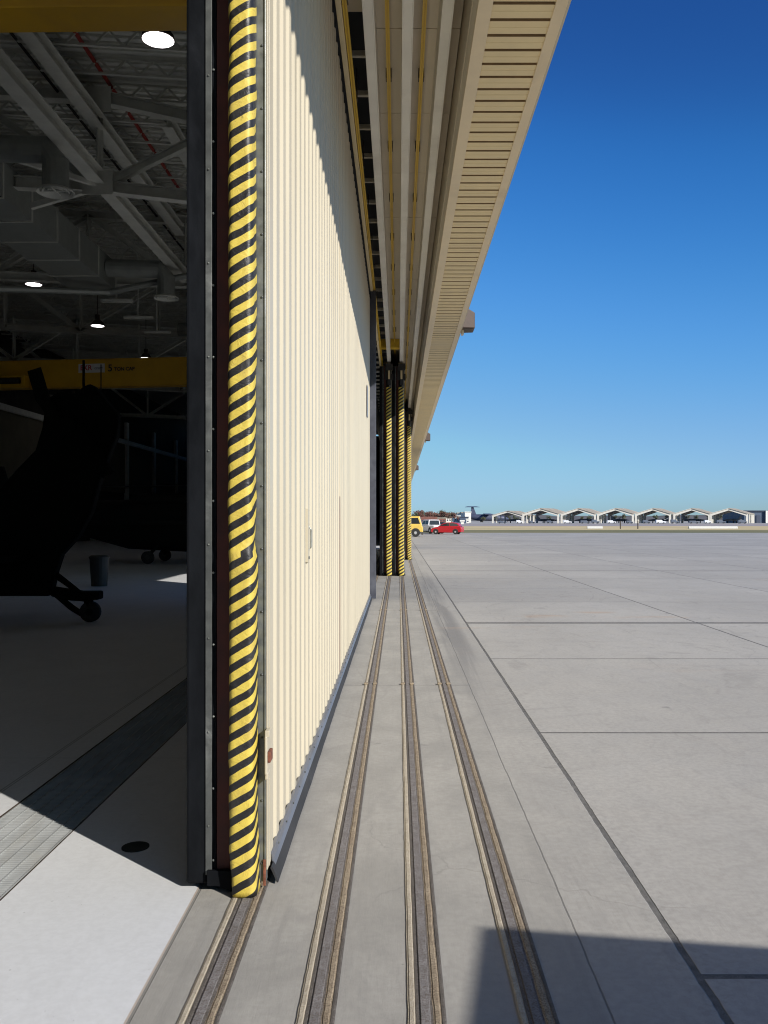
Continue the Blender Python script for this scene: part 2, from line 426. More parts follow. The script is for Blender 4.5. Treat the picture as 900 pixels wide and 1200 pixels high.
# ------------------------------------------------------------------ floor tracks
RX = [-.685, -.29, .09, .47]
def rough_bar(x0, x1, y0, y1, z0, z1, seed, j):
    rings = []; y = y0
    while y < y1:
        n1 = noise.noise(Vector((y * 6, seed, 0))) + .9 * noise.noise(Vector((y * 23, seed, 4)))
        n2 = noise.noise(Vector((y * 5, seed, 9))) + 1.1 * noise.noise(Vector((y * 27, seed, 7)))
        n3 = noise.noise(Vector((y * 9, seed, 15)))
        bumpy = .006 if abs(y - 9.25) < .05 else 0
        a = x0 + n1 * j - bumpy; b = x1 + n2 * j + bumpy; t = z1 + n3 * j * .3 + bumpy * 1.2
        rings.append([(a, y, z0), (a + .003, y, t - .003), (a + .007, y, t), (b - .007, y, t), (b - .003, y, t - .004), (b, y, z0)])
        y += .045 if y < 7 else (.12 if y < 16 else .5)
    return MB().loft(rings)
labs = ['floor track under the near striped door edge', 'leftmost of the three open floor tracks ahead of the near door',
        'middle one of the three open floor tracks', 'rightmost floor track, its near end in the dark shadow']
for i, rx in enumerate(RX):
    t = thing('floor_track', (rx, 12, .004), labs[i], 'door track', 'steel door tracks set in concrete')
    y1 = 60
    w = .0575 if i else .062
    MB().sheet(rx - w + .014, rx + w + .016, -6, y1, .004).build('track_slot', 'slot_dirt', t, world=True)
    MB().box(rx - .014, rx + .020, -6, y1, .0045, .0085).build('rail', 'rail_steel', t, world=True, bevel=.002)
    rough_bar(rx - w, rx - w + .028, .5, y1, .0045, .0078, i * 3.1, .0024).build('left_curb', 'curb_pale', t, world=True)
    rough_bar(rx + w - .030, rx + w, .5, y1, .0045, .0078, i * 3.1 + 50, .0034).build('right_curb', 'curb_brown', t, world=True)
    for k9 in range(3):
        yy = 9.25 + 7.68 * k9
        for sx9 in (-w + .012, w - .012):
            MB().box(rx + sx9 - .02, rx + sx9 + .022, yy, yy + .06, .005, .02).build('joint_clip', 'curb_brown', t, world=True, bevel=.006)
    MB().box(rx + w + .002, rx + w + .010, .5, y1, .0045, .0062).box(rx - w + .0275, rx - w + .037, .5, y1, .0045, .006).build('joint_filler', 'gap_dark', t, world=True)

# ------------------------------------------------------------------ hangar doors (origin on the rail, leading edge at y = 0)
DL = 15.08; DT = 6.44
def pad_mesh(z0, z1, W=.058, P=.105, sh=.026):
    mb = MB(); prof = []
    n = 22
    for k in range(n + 1):
        a = PI * k / n
        cx = -math.copysign(abs(math.cos(a)) ** .42, math.cos(a)) * W; cy = -(abs(math.sin(a)) ** .42) * P
        prof.append((cx, cy))
    arc = [0]
    for k in range(n): arc.append(arc[-1] + math.dist(prof[k], prof[k + 1]))
    zs = []; z = z0
    while z < z1: zs.append(z); z += .025
    zs.append(z1); uv = []
    rings = []
    for z in zs:
        low = z < 1.55
        s = 1.0 + (.04 if low else 0) + .04 * math.exp(-((z - 1.55) / .02) ** 2) - (.06 * math.exp(-((z - 1.60) / .03) ** 2))
        dx = .004 * noise.noise(Vector((z * 1.3, 0, 2))) + (.004 if low else -.001) + (.012 * max(0, (.35 - z) / .35) if z < .35 else 0)
        r = []
        for k, (cx, cy) in enumerate(prof):
            nz = noise.noise(Vector((cx * 14, cy * 14, z * 7))) * .006 + noise.noise(Vector((cx * 30, cy * 30, z * 30))) * .0018
            crease = .006 * max(0, noise.noise(Vector((z * 3.1 + cx * 10, 5, z)))) ** 2
            r.append((cx * s + dx - sh + nz * .8, cy * s + nz - crease, z))
            uv.append((arc[k], z + (.022 if low else 0)))
        rings.append(r)
    nn = len(prof); vs = [p for r in rings for p in r]; fs = []
    for i in range(len(rings) - 1):
        for k in range(nn - 1): fs.append((i * nn + k, i * nn + k + 1, (i + 1) * nn + k + 1, (i + 1) * nn + k))
    fs.append(tuple(range(nn))); fs.append(tuple(range((len(rings) - 1) * nn, len(rings) * nn)))
    mb.add(vs, fs); mb.uv = uv
    return mb
def corrugated(y0, y1, z0, z1, x, h1, ysw, h2, pitch=.26):
    pts = [(x - .02, y0), (x, y0)]; y = y0 + .0
    while y + pitch < y1:
        h = h1 if y < ysw else h2
        for dy, dh in ((.055, 0), (.063, .10), (.075, .10), (.083, 0), (.120, 0), (.124, .12), (.124 + h * 1.0, .9), (.130 + h * 1.0, 1), (.222, 1), (.226, .9), (.248, .06), (.252, 0)):
            pts.append((x + dh * h, y + dy))
        y += pitch
    pts += [(x, y1), (x - .02, y1)]
    mb = MB(); n = len(pts)
    vs = [(p[0], p[1], z0) for p in pts] + [(p[0], p[1], z1) for p in pts]
    fs = [(i, i + 1, n + i + 1, n + i) for i in range(n - 1)] + [(n - 1, 0, n, 2 * n - 1)]
    return mb.add(vs, fs)
def bolts(mb, x, ys, zs, r=.006):
    for z in zs:
        for y in ys:
            mb.loft([[(x + r * k1 * math.cos(2 * PI * k / 8), y - d, z + r * k1 * math.sin(2 * PI * k / 8)) for k in range(8)] for d, k1 in ((0, 1), (.004, .9), (.006, .4))])
    return mb
def make_door():
    d = thing('hangar_door', (0, 0, 0), '', 'hangar door', 'sliding hangar door leaves')
    # core, slightly inside the skins; runs the whole leaf
    MB().box(-.262, .055, .07, DL - .03, .05, DT - .03).build('door_frame', 'wall_dark', d)
    corrugated(.20, DL - .06, .10, DT, .062, .0165, 5.15, .011).build('outer_cladding', 'cream_paint', d)
    tr = MB().box(.0755, .0815, .010, .196, .09, DT).box(.0816, .0840, .060, .075, .09, DT)
    tr.build('corner_trim', 'cream_paint', d, bevel=.002)
    MB().box(.060, .080, 5.17, 5.18, .12, 1.95).build('panel_seam', 'rust', d); MB().box(.060, .078, 5.17, 5.18, 1.951, DT - .02).build('panel_seam', 'tan_trim', d)
    # end profile, left to right as seen from the open bay
    MB().box(-.291, -.190, -.005, .11, .03, DT).build('inner_seal', 'black_rubber', d, bevel=.012)
    MB().box(-.200, -.171, -.012, -.006, .075, DT).build('seal_strip', 'seal_strip', d, bevel=.001)
    bb = MB(); bolts(bb, -.165 + .0, [-.004], [.14 + .33 * k for k in range(19)], .006); bolts(bb, -.186, [-.012], [.3 + .43 * k for k in range(14)], .005)
    bb.build('bolt_row', 'galvanised', d)
    MB().box(-.189, -.153, .0, .11, .035, DT).build('rubber_facing', 'black_rubber', d, bevel=.004)
    MB().box(-.152, -.088, .002, .10, .05, DT).build('steel_post', 'red_oxide', d, bevel=.004)
    fl = MB(); fl.prism([(-.19, .03), (-.14, .03), (-.08, .006), (-.06, .004), (-.06, .10), (-.19, .10)], 1, -.03, -.008)
    fl.build('bottom_flap', 'black_rubber', d, bevel=.003)
    p = pad_mesh(.012, 5.78).build('edge_pad', 'hazard_vinyl', d, smooth=True)
    ja = MB().box(.005, .0750, .012, .06, .035, DT).box(.066, .0745, .005, .0115, .05, DT)
    ja.build('end_channel', 'galvanised', d, bevel=.002)
    jb = MB(); bolts(jb, .055, [.012], [.12 + .29 * k for k in range(21)], .006); jb.build('bolt_row', 'seal_strip', d)
    MB().box(.062, .0745, .000, .011, .02, .14).build('corner_bracket', 'rust', d, bevel=.002)
    # weather skirt along the outer foot: angle iron plus rubber flap
    MB().prism([(.070, .13), (.089, .132), (.093, .095), (.105, .075), (.101, .07), (.086, .09), (.083, .122), (.070, .12)], 1, .12, DL - .05).build('skirt_angle', 'skirt_steel', d, bevel=.001)
    # flap with a slightly wavy free edge
    rings = []; y = .06
    while y < DL - .04:
        wv = .006 * noise.noise(Vector((y * .8, 2, 2))) + .003 * noise.noise(Vector((y * 4, 2, 2)))
        rings.append([(.092, y, .088), (.100, y, .078), (.124 + wv, y, .014), (.117 + wv, y, .010), (.094, y, .066), (.087, y, .08)]); y += .12
    MB().loft(rings).build('skirt_flap', 'skirt_rubber', d)
    sb = MB(); k = .3
    while k < DL:
        sb.loft([[(.0865 + dd, k + .006 * rr * math.cos(2 * PI * q / 7), .112 + .006 * rr * math.sin(2 * PI * q / 7)) for q in range(7)] for dd, rr in ((0, 1), (.012, .8))]); k += .31
    sb.build('bolt_row', 'seal_strip', d)
    # rear edge seal standing proud of the face
    MB().box(.060, .205, DL - .045, DL - .02, .03, 6.72).box(-.285, .058, DL - .028, DL + .01, .03, 6.6).build('rear_seal', 'grey_rubber', d, bevel=.006)
    # top: black lip, dark roller boxes and hanger
    MB().box(.045, .10, .05, DL - .06, DT + .002, DT + .045).build('top_lip', 'black_rubber', d)
    MB().box(-.10, .03, .05, DL - .1, DT + .002, DT + .10).build('top_rail', 'tan_paint', d)
    rb = MB().box(-.13, .07, -.02, .045, 6.02, 6.40).box(-.05, .05, -.10, -.025, 5.85, 6.02).box(-.10, .12, -.14, -.03, 6.30, 6.50).box(.075, .13, -.03, .05, 6.0, 6.2)
    rb.build('roller_box', 'vent_black', d, bevel=.01)
    MB().box(-.03, .03, -.12, -.045, 6.03, 6.29).build('roller_hanger', 'tan_paint', d, bevel=.005)
    # latch near the leading edge
    lb = MB().box(.0775, .098, -.050, .03, .715, .745).box(.0775, .092, -.045, .03, .52, .55)
    lb.build('latch_bracket', 'cream_paint', d, bevel=.003)
    MB().box(.0775, .090, -.058, .035, .545, .72).build('latch_plate', 'cream_paint', d, bevel=.004)
    MB().box(.0905, .104, -.056, .02, .60, .65).build('latch_bolt', 'rust', d, bevel=.003)
    # flush handle and small slot
    hd = thing_part('handle', d)
    MB().box(.055, .0805, 1.87, 1.95, 1.42, 1.78).build('back_plate', 'cream_paint', hd, bevel=.002)
    MB().tube([(.081, 1.93, 1.50), (.094, 1.93, 1.52), (.094, 1.93, 1.64), (.081, 1.93, 1.66)], .005, 8).build('grip', 'galvanised', hd)
    MB().box(.0806, .085, 1.9, 1.94, 1.44, 1.46).build('screw_plate', 'seal_strip', hd, bevel=.002)
    MB().box(.080, .088, 13.0, 13.35, 3.7, 4.3).build('slot_cover', 'skirt_steel', d, bevel=.002)
    return d
def thing_part(name, parent):
    o = bpy.data.objects.new(name, None); COL.objects.link(o); o.parent = parent; return o
door = make_door()
spots = [(RX[0], 4.12, 'nearest door leaf of cream ribbed cladding, striped edge pad in the foreground'),
         (RX[1], 27.5, 'distant open door leaf on the left track, nearest to the near leaf'),
         (RX[2], 27.5, 'distant door leaf on the middle track, between two striped edges'),
         (RX[3], 38.8, 'farthest striped door leaf, on the right track beside the apron')]
for i, (x, y, lb) in enumerate(spots):
    o = door if i == 0 else copy_tree(door)
    o.location = (x, y, 0); o['label'] = lb
    if i:
        for ch in [c for c in list(COL.objects) if c.parent == o and c.name.startswith('edge_pad')]:
            if i == 1: wide = pad_mesh(.012, 5.78, .085, .13, .01).build('edge_pad', 'hazard_vinyl_wide', o, smooth=True)
            else: w2 = wide.copy(); COL.objects.link(w2); w2.parent = o
            bpy.data.objects.remove(ch)

# ------------------------------------------------------------------ hangar building
hg = thing('hangar', (-13, 40, 0), 'large hangar with cream ribbed walls, steel roof trusses and a deep ribbed canopy', 'hangar')
def W(mb, name, m, **k): return mb.build(name, m, hg, world=True, **k)
rz = lambda x: 13.3 + (-x - 8) * .06
W(MB().prism([(HX - .3, rz(HX) + .02), (1.6, rz(1.6) + .02), (1.6, rz(1.6) + .3), (HX - .3, rz(HX) + .3)], 1, HY0, HY1), 'roof', 'deck')
# corrugated deck underside strips
dk = MB(); y = 12
while y < 70:
    dk.prism([(HX, rz(HX) - .05), (-1.3, rz(-1.3) - .05), (-1.3, rz(-1.3) + .019), (HX, rz(HX) + .019)], 1, y, y + .1); y += .3
W(dk, 'roof_deck_rib', 'deck')
W(MB().box(HX - .3, HX, HY0, HY1, 0, rz(HX)), 'back_wall', 'wall_dark')
W(MB().box(HX, -1.0, HY1 - .3, HY1, 0, 12.8), 'end_wall', 'wall_dark')
W(MB().box(HX, -1.0, HY0, HY0 + .3, 0, 12.8), 'end_wall', 'wall_dark')
W(MB().box(-1.25, -.95, HY0 + .3, HY1 - .3, 6.98, rz(-1) - .06), 'front_wall', 'wall_beige')
W(MB().box(-1.25, -.95, HY0 + .3, -14, 0, 6.97), 'front_wall', 'cream_paint')
W(MB().box(-1.25, -.95, 60, HY1 - .3, 0, 6.97), 'front_wall', 'cream_paint')
# beige bays on the back wall
y = 48; k = 0
while y < 112:
    W(MB().box(HX + .005, HX + .12, y, y + 8.6, 4.3, 8.9), 'wall_panel', 'wall_beige')
    W(MB().box(HX + .005, HX + .30, y + 8.7, y + 9.3, 0, 11), 'wall_column', 'interior_steel')
    y += 9.4
W(MB().box(HX + .13, HX + .35, 46, 112, 8.9, 9.3), 'wall_ledge', 'interior_steel')
# canopy
SZ = 6.98
Y0, Y1 = -30, HY1
y = Y0 + 1.62
k = 0
while y < Y1:
    yb = min(y + 1.988, Y1)
    if y < 64: W(MB().box(-.34, .665, y, yb, SZ, SZ + .1), 'soffit_panel', 'white_panel', bevel=.003)
    else:
        W(MB().box(-.34, .665, y, Y1, SZ, SZ + .1), 'soffit_panel', 'white_panel'); break
    y += 2.0
W(MB().box(-.94, -.345, Y0, 9.3, SZ, SZ + .1), 'soffit_panel', 'white_panel')
W(MB().box(-.94, .665, Y0, Y1, SZ + .5, SZ + .6), 'slot_backing', 'vent_black')
W(MB().box(-.36, -.345, 9.3, Y1, SZ, SZ + .5), 'slot_side', 'vent_black')
r0 = W(MB().box(-.93, -.345, 10.1, 10.15, SZ - .04, SZ + .02), 'slot_rung', 'white_steel')
for k in range(1, 46):
    c = r0.copy(); COL.objects.link(c); c.location.y = r0.location.y + .94 * k
# door guide channels and conductor bars
for i, rx in enumerate(RX):
    z0 = 6.56
    w = .055
    if i:
        W(MB().box(rx - w, rx - w + .012, Y0, Y1, z0, SZ - .002).box(rx + w - .012, rx + w, Y0, Y1, z0, SZ - .002).box(rx - w + .0121, rx + w - .0121, Y0, Y1, z0 + .004, z0 + .02), 'guide_channel', 'white_steel', bevel=.002)
W(MB().box(-.60, -.545, Y0, Y1, 6.60, SZ - .002), 'guide_channel', 'tan_paint', bevel=.003)
for x, yend in ((-.515, 60), (-.115, 60), (.265, 60)):
    zb = 6.62 if x < -.4 else 6.86
    b = MB()
    b.box(x - .022, x - .006, Y0, yend, zb, zb + .03).box(x + .006, x + .022, Y0, yend, zb, zb + .03).box(x - .0055, x + .0055, Y0, yend, zb + .014, zb + .026)
    bar = W(b, 'conductor_bar', 'yellow_bar')
    y = 2.45
    c0 = MB().box(x - .034, x - .0225, y, y + .07, zb + .002, SZ - .003).box(x + .0225, x + .034, y, y + .07, zb + .002, SZ - .003).box(x - .034, x + .034, y, y + .16, zb + .031, zb + .04).build('clip', 'bracket_dark', bar, world=True)
    for k in range(1, 18):
        c = c0.copy(); COL.objects.link(c); c.location.y = c0.location.y + 2.0 * k
W(MB().box(-.56, .165, 26.0, 26.3, 6.72, 6.97), 'cross_beam', 'yellow_bar')
# sloped ribbed soffit of the canopy: section points (x, z)
A = (.673, 6.07); B = (1.428, 6.07)
def sl(t, dn=0): return (A[0] + (B[0] - A[0]) * t, A[1] + (B[1] - A[1]) * t - dn)
def slab(t0, t1, dn, th):
    return [sl(t0, dn), sl(t1, dn), (sl(t1)[0], sl(t1)[1] + th), (sl(t0)[0], sl(t0)[1] + th)]
W(MB().prism(slab(0, .165, .012, .05), 1, Y0, Y1), 'canopy_border', 'tan_trim', bevel=.003)
W(MB().prism(slab(.865, 1.0, .012, .05), 1, Y0, Y1), 'canopy_border', 'tan_trim', bevel=.003)
rb = MB(); y = Y0
while y < Y1:
    # one pan per 0.265 m with a dark groove between pans
    p0, p1 = sl(.165), sl(.865)
    def q(p, yy, dz): return (p[0], yy, p[1] + dz)
    prof = [(0, .075), (.034, .075), (.042, 0), (.105, 0), (.113, .005), (.140, .005), (.150, 0), (.247, 0), (.252, .075)]
    vs = [q(p0, y + a, b) for a, b in prof] + [q(p1, y + a, b) for a, b in prof]
    n = len(prof); rb.add(vs, [(i, i + 1, n + i + 1, n + i) for i in range(n - 1)]); y += .252
ro = W(rb, 'ribbed_soffit', 'tan_paint'); ro.data.materials.append(M['groove_shade'])  # second colour darkens the groove faces, standing in for their shade
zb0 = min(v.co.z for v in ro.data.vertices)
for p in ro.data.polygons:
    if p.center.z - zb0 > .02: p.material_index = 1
W(MB().prism([(.70, 6.15), (1.40, 6.15), (1.40, 7.99), (.70, 7.99)], 1, Y0, Y1), 'canopy_core', 'wall_dark')
W(MB().box(.676, .695, Y0, Y1, 6.075, SZ + .3), 'canopy_inner_face', 'white_panel')
W(MB().box(.670, .6755, Y0, Y1, 6.40, 6.43), 'canopy_inner_trim', 'white_panel')
W(MB().box(1.4285, 1.45, Y0, Y1, 6.062, 8.7), 'canopy_fascia', 'cream_paint')
W(MB().box(-.94, .79, Y0, Y1, 8.0, 8.6), 'canopy_roof', 'cream_paint')
W(MB().box(-1.5, 1.55, Y0, Y1, 8.702, 8.8), 'canopy_roof', 'cream_paint')
# end cap of the canopy
W(MB().box(-.94, 1.42, Y1 + .005, Y1 + .1, 6.3, 8.7), 'canopy_end', 'cream_paint')

# longitudinal beams + trusses (real depth recovered from the vanishing lines)
W(MB().hbeam((-7.8, 6, 10.6), (-7.8, 60, 10.6), .36, .34), 'roof_beam', 'interior_steel')
W(MB().hbeam((-7.8, 6, 12.05), (-7.8, 32, 12.05), .34, .34), 'roof_beam', 'interior_steel')
W(MB().hbeam((-6.2, 24, 12.4), (-6.2, 60, 12.4), .3, .34), 'roof_beam', 'interior_steel')
def truss(Y):
    t = MB()
    t.hbeam((HX, Y, 12.7 + 1.1), (-7.8, Y, 12.75), .3, .3)
    t.hbeam((-7.8, Y, 12.75), (-1.2, Y, 11.3), .3, .3)
    t.hbeam((-7.8, Y, 10.42), (-1.2, Y, 9.65), .3, .3)
    t.hbeam((HX, Y, 11.2), (-7.8, Y, 10.42), .3, .3)
    xs = [-26, -22.4, -18.7, -15.1, -11.4, -7.8, -4.5, -1.3]
    def tz(x): return 12.7 + (-x - 7.8) * .06 if x < -7.8 else 12.75 - (x + 7.8) * .22
    def bz(x): return 10.42 + (-x - 7.8) * .043 if x < -7.8 else 10.42 - (x + 7.8) * .117
    for k, x in enumerate(xs[:-1]):
        if k: t.hbeam((x, Y, bz(x)), (x, Y, tz(x)), .2, .22)
        x2 = xs[k + 1]
        if k % 2: t.hbeam((x, Y, bz(x)), (x2, Y, tz(x2)), .2, .2)
        else: t.hbeam((x, Y, tz(x)), (x2, Y, bz(x2)), .2, .2)
    W(t, 'roof_truss', 'interior_steel')
for Y in (23.4, 33, 42.6, 52.2, 61.8, 80): truss(Y)
W(MB().box(-8.2, -7.4, 23.2, 23.22, 10.15, 10.75), 'gusset_plate', 'interior_steel'); W(MB().box(-8.1, -7.45, 23.2, 23.22, 12.3, 12.95), 'gusset_plate', 'interior_steel')
W(MB().bar((-9.6, 23.4, 9.9), (-7.8, 23.4, 10.42), .14).bar((-10.2, 20, 10.3), (-7.8, 23.3, 10.42), .12), 'sway_brace', 'interior_steel')
W(MB().hbeam((HX, 14.2, 10.9), (-1.3, 14.2, 10.3), .5, .75, .04), 'cross_beam', 'duct_metal')
js = MB(); zt = -.08
js.bar((HX, 0, rz(HX) + zt), (-1.3, 0, rz(-1.3) + zt), .10, .05).bar((HX, 0, rz(HX) + zt - .38), (-1.3, 0, rz(-1.3) + zt - .38), .08, .05)
x = -25.8; up = 1
while x < -1.8:
    x2 = x + .34
    js.bar((x, 0, rz(x) + zt - (0 if up else .36)), (x2, 0, rz(x2) + zt - (.36 if up else 0)), .05, .05); x = x2; up = 1 - up
j0 = W(js, 'roof_joist', 'interior_steel'); j0.location.y += 15.5
for k in range(1, 36):
    c = j0.copy(); COL.objects.link(c); c.parent = hg; c.location.y = j0.location.y + 1.35 * k

# ducts, pipes, diffusers, lamps
dt = thing('air_duct', (-10.7, 20, 9.85), 'big rectangular air duct hung under the hangar roof', 'duct')
MB().box(-11.6, -10.0, 9, 31.6, 9.86, 10.82).build('duct_body', 'duct_metal', dt, world=True)
sm = MB(); y = 10
while y < 31.5:
    sm.box(-11.63, -9.965, y, y + .05, 9.83, 10.85); y += 1.8
sm.build('duct_seam', 'interior_steel', dt, world=True)
MB().box(-11.55, -10.05, 31.61, 31.64, 9.9, 10.78).box(-10.35, -9.95, 31.66, 31.7, 9.85, 10.1).build('duct_end', 'interior_steel', dt, world=True)
for k, Y in enumerate((31.95, 34.6, 37.3)):
    o = MB().box(-10.62, -9.5, Y, Y + .16, 9.5, 9.6).box(-10.1, -10.06, Y + .05, Y + .09, 9.6, 13.2).build('hanging_strip', 'interior_steel')
    tag(o, ['first', 'second', 'third'][k] + ' pale strip hanging below the roof beyond the duct end', 'hanging strip', 'pale hanging strips')
def pipe(pts, r, m, name, label, cat, group=None):
    tag(MB().tube(pts, r, 8).build(name, m), label, cat, group)
pipe([(-7.55, 8, 13.1), (-7.55, 34, 13.1)], .05, 'pipe_red', 'sprinkler_pipe', 'thin red sprinkler pipe high under the roof, upper right', 'pipe')
pipe([(-8.9, 8, 12.9), (-8.9, 40, 12.9)], .035, 'wall_dark', 'conduit', 'thin dark conduit running under the roof deck', 'conduit')
pipe([(-24, 28, 9.4), (-14, 28, 9.0), (-10, 31, 9.6), (-7.2, 31, 10.2)], .11, 'duct_metal', 'conduit', 'bent grey pipe crossing beneath the big duct', 'conduit')
df = None
for k, Y in enumerate((20.8, 30.7, 40.6)):
    if df is None:
        df = thing('ceiling_diffuser', (-7.96, Y, 9.3), '', 'air diffuser', 'round air diffusers under the roof')
        for r0, r1, z in ((.36, .42, 0), (.24, .30, .02), (.12, .18, .04)):
            m = MB(); n = 32
            rg = []
            for (r, zz) in ((r0, z + .05), (r1, z), (r1 + .01, z + .02), (r0 + .01, z + .08)):
                rg.append([(r * math.cos(2 * PI * q / n), r * math.sin(2 * PI * q / n), zz) for q in range(n)])
            rg.append(rg[0]); m.loft(rg, cap=False).build('diffuser_ring', 'interior_steel', df)
        m = MB(); m.bar((-.4, 0, .05), (.4, 0, .05), .03); m.bar((0, -.4, .05), (0, .4, .05), .03); m.build('spoke', 'interior_steel', df)
        MB().tube([(0, 0, .1), (0, 0, .7), (-.2, 0, 1.0), (-2.0, 0, 1.05)], .3, 16).build('duct_neck', 'duct_metal', df)
        o = df
    else: o = copy_tree(df); o.location = (-7.96, Y, 9.3)
    o['label'] = ['round air diffuser at the upper left beside the white beam', 'round air diffuser in mid height near the black door edge', 'round air diffuser hidden deepest along the duct'][k]
lamp = None
LP = [(-4.4, 16.4, 'largest and topmost lit ceiling lamp, just below the near yellow crane'), (-13.6, 33.4, 'lit lamp at the left, under the big duct'),
      (-13.6, 40.5, 'lit lamp in the middle between the duct and the far crane'), (-13.7, 48.6, 'lit lamp just above the far yellow girder'),
      (-23.2, 64.0, 'lit lamp hanging below the far yellow girder')]
LP += [(x, Y, 'added fill lamp outside the left edge of the picture, brightening the interior') for x, Y in ((-4.4, 8), (-4.4, 0), (-4.4, -8), (-13.6, 25), (-13.6, 17), (-13.6, 8), (-13.6, 0), (-22.8, 8), (-22.8, 17), (-22.8, 28), (-22.8, 40), (-22.8, 48))]  # unseen lamps added to brighten the dark floor and roof
for k, (x, Y, lb) in enumerate(LP):
    if lamp is None:
        lamp = thing('ceiling_lamp', (x, Y, 10.5), '', 'ceiling lamp', 'lit high bay lamps')
        n = 24
        rg = [[(r * math.cos(2 * PI * q / n), r * math.sin(2 * PI * q / n), z) for q in range(n)] for r, z in ((.30, 0), (.285, .08), (.2, .2), (.1, .3), (.1, .5))]
        MB().loft(rg).build('lamp_shade', 'bracket_dark', lamp)
        rg = [[(r * math.cos(2 * PI * q / n), r * math.sin(2 * PI * q / n), z) for q in range(n)] for r, z in ((.26, -.012), (.285, -.003))]
        MB().loft(rg).build('lens', 'lamp_glow', lamp)
        MB().tube([(0, 0, .5), (0, 0, 2.3)], .015, 6).build('rod', 'bracket_dark', lamp)
        o = lamp
    else: o = copy_tree(lamp); o.location = (x, Y, 10.5)
    o['label'] = lb

# bridge cranes
def crane(Y, zb, label, yaw, full):
    c = thing('bridge_crane', (-13.0, Y, zb), label, 'bridge crane', 'yellow bridge cranes', yaw)
    MB().box(-12.5, 11.4, -.25, .25, 0, .03).box(-12.5, 11.4, -.25, .25, 1.17, 1.2).box(-12.5, 11.4, -.2, .2, .031, 1.169).build('girder', 'crane_yellow', c)
    for x in (-12.6, 11.3):
        MB().box(x - .15, x + .15, -1.6, 1.6, .2, .8).build('end_truck', 'crane_yellow', c, bevel=.02)
    h = MB().box(-4.6, -3.05, -.62, -.26, -.02, .14).box(-4.7, -3.0, -.62, -.26, .42, .5).box(-3.1, -2.95, -.62, -.26, 0, .5)
    h.build('hoist', 'crane_yellow', c, bevel=.01)
    MB().tube([(-4.4, -.45, .28), (-3.3, -.45, .28)], .13, 14).build('hoist_drum', 'vent_black', c)
    MB().box(-2.6, -2.3, -.5, -.26, -.12, .2).build('hoist_motor', 'crane_yellow', c, bevel=.03)
    if full:
        MB().box(-.72, .46, -.216, -.205, .62, 1.0).build('nameplate', 'sign_white', c)
        for txt, x, z, s, m in (('EKR', -.64, .73, .30, 'sign_red'), ('crane', .0, .76, .17, 'sign_grey'), ('5', .60, .66, .42, 'ink_black'), ('TON CAP', .88, .68, .21, 'ink_black')):
            cu = bpy.data.curves.new('lettering', 'FONT'); cu.body = txt; cu.size = s; cu.extrude = .002; cu.offset = .006
            cu.materials.append(M[m]); o = bpy.data.objects.new('lettering', cu); COL.objects.link(o)
            dg = bpy.context.evaluated_depsgraph_get(); me = bpy.data.meshes.new_from_object(o.evaluated_get(dg))
            bpy.data.objects.remove(o); o = bpy.data.objects.new('lettering', me); COL.objects.link(o)
            o.parent = c; o.location = (x, -.222, z); o.rotation_euler = (PI / 2, 0, 0)
        MB().box(.30, .33, -.28, -.24, -1.0, .95).build('cable', 'vent_black', c)
    return c
crane(10.35, 7.38, 'near yellow crane girder crossing the top left corner', -.02, False)
crane(38.6, 7.42, 'far yellow crane girder with white nameplate and lettering', -.12, True)

# ------------------------------------------------------------------ helicopters
def wheel(mb_t, mb_r, c, r, w, ax='x'):
    n = 22
    def ring(rad, d):
        return [(c[0] + (d if ax == 'x' else rad * math.cos(2 * PI * k / n)), c[1] + (rad * math.cos(2 * PI * k / n) if ax == 'x' else d), c[2] + rad * math.sin(2 * PI * k / n)) for k in range(n)]
    mb_t.loft([ring(r * .62, -w / 2), ring(r * .93, -w / 2), ring(r, -w * .3), ring(r, w * .3), ring(r * .93, w / 2), ring(r * .62, w / 2)])
    mb_r.loft([ring(r * .2, -w * .53), ring(r * .6, -w * .46), ring(r * .6, w * .46), ring(r * .2, w * .53)])
def helicopter(Y0, k, prof, label, m, extra):
    h = thing('helicopter', (-8.6, Y0, 0), label, 'helicopter')
    pts = [(at(px, py, Y0)[0], at(px, py, Y0)[2]) for px, py in prof]
    MB().prism(pts, 1, Y0 - .13, Y0 + .13).build('tail_boom', m, h, world=True, bevel=.05)
    return h
prof = [(-70, 588), (0, 576), (22, 551), (44, 528), (52, 502), (56, 470), (70, 460), (92, 462), (98, 455), (108, 450), (116, 457), (126, 470), (141, 486), (139, 510), (127, 540), (117, 570), (109, 600), (94, 628), (74, 650), (66, 675), (62, 698), (0, 698), (-70, 694)]
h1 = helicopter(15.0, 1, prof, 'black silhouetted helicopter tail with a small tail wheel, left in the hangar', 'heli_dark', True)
def W1(mb, n, m='heli_dark', **k): return mb.build(n, m, h1, world=True, **k)
P = lambda x, y, Y=15.0: at(x, y, Y)
b = MB(); hubp = P(84, 498, 14.6)
W1(MB().add([P(32, 435, 14.6), P(48, 430, 14.6), P(60, 470, 14.6), P(78, 500, 14.6), P(68, 505, 14.6), P(42, 470, 14.6),
         P(32, 435, 14.57), P(48, 430, 14.57), P(60, 470, 14.57), P(78, 500, 14.57), P(68, 505, 14.57), P(42, 470, 14.57)],
        [(0, 1, 2, 3, 4, 5), (11, 10, 9, 8, 7, 6)] + [(i, (i + 1) % 6, 6 + (i + 1) % 6, 6 + i) for i in range(6)]), 'rotor_blade')
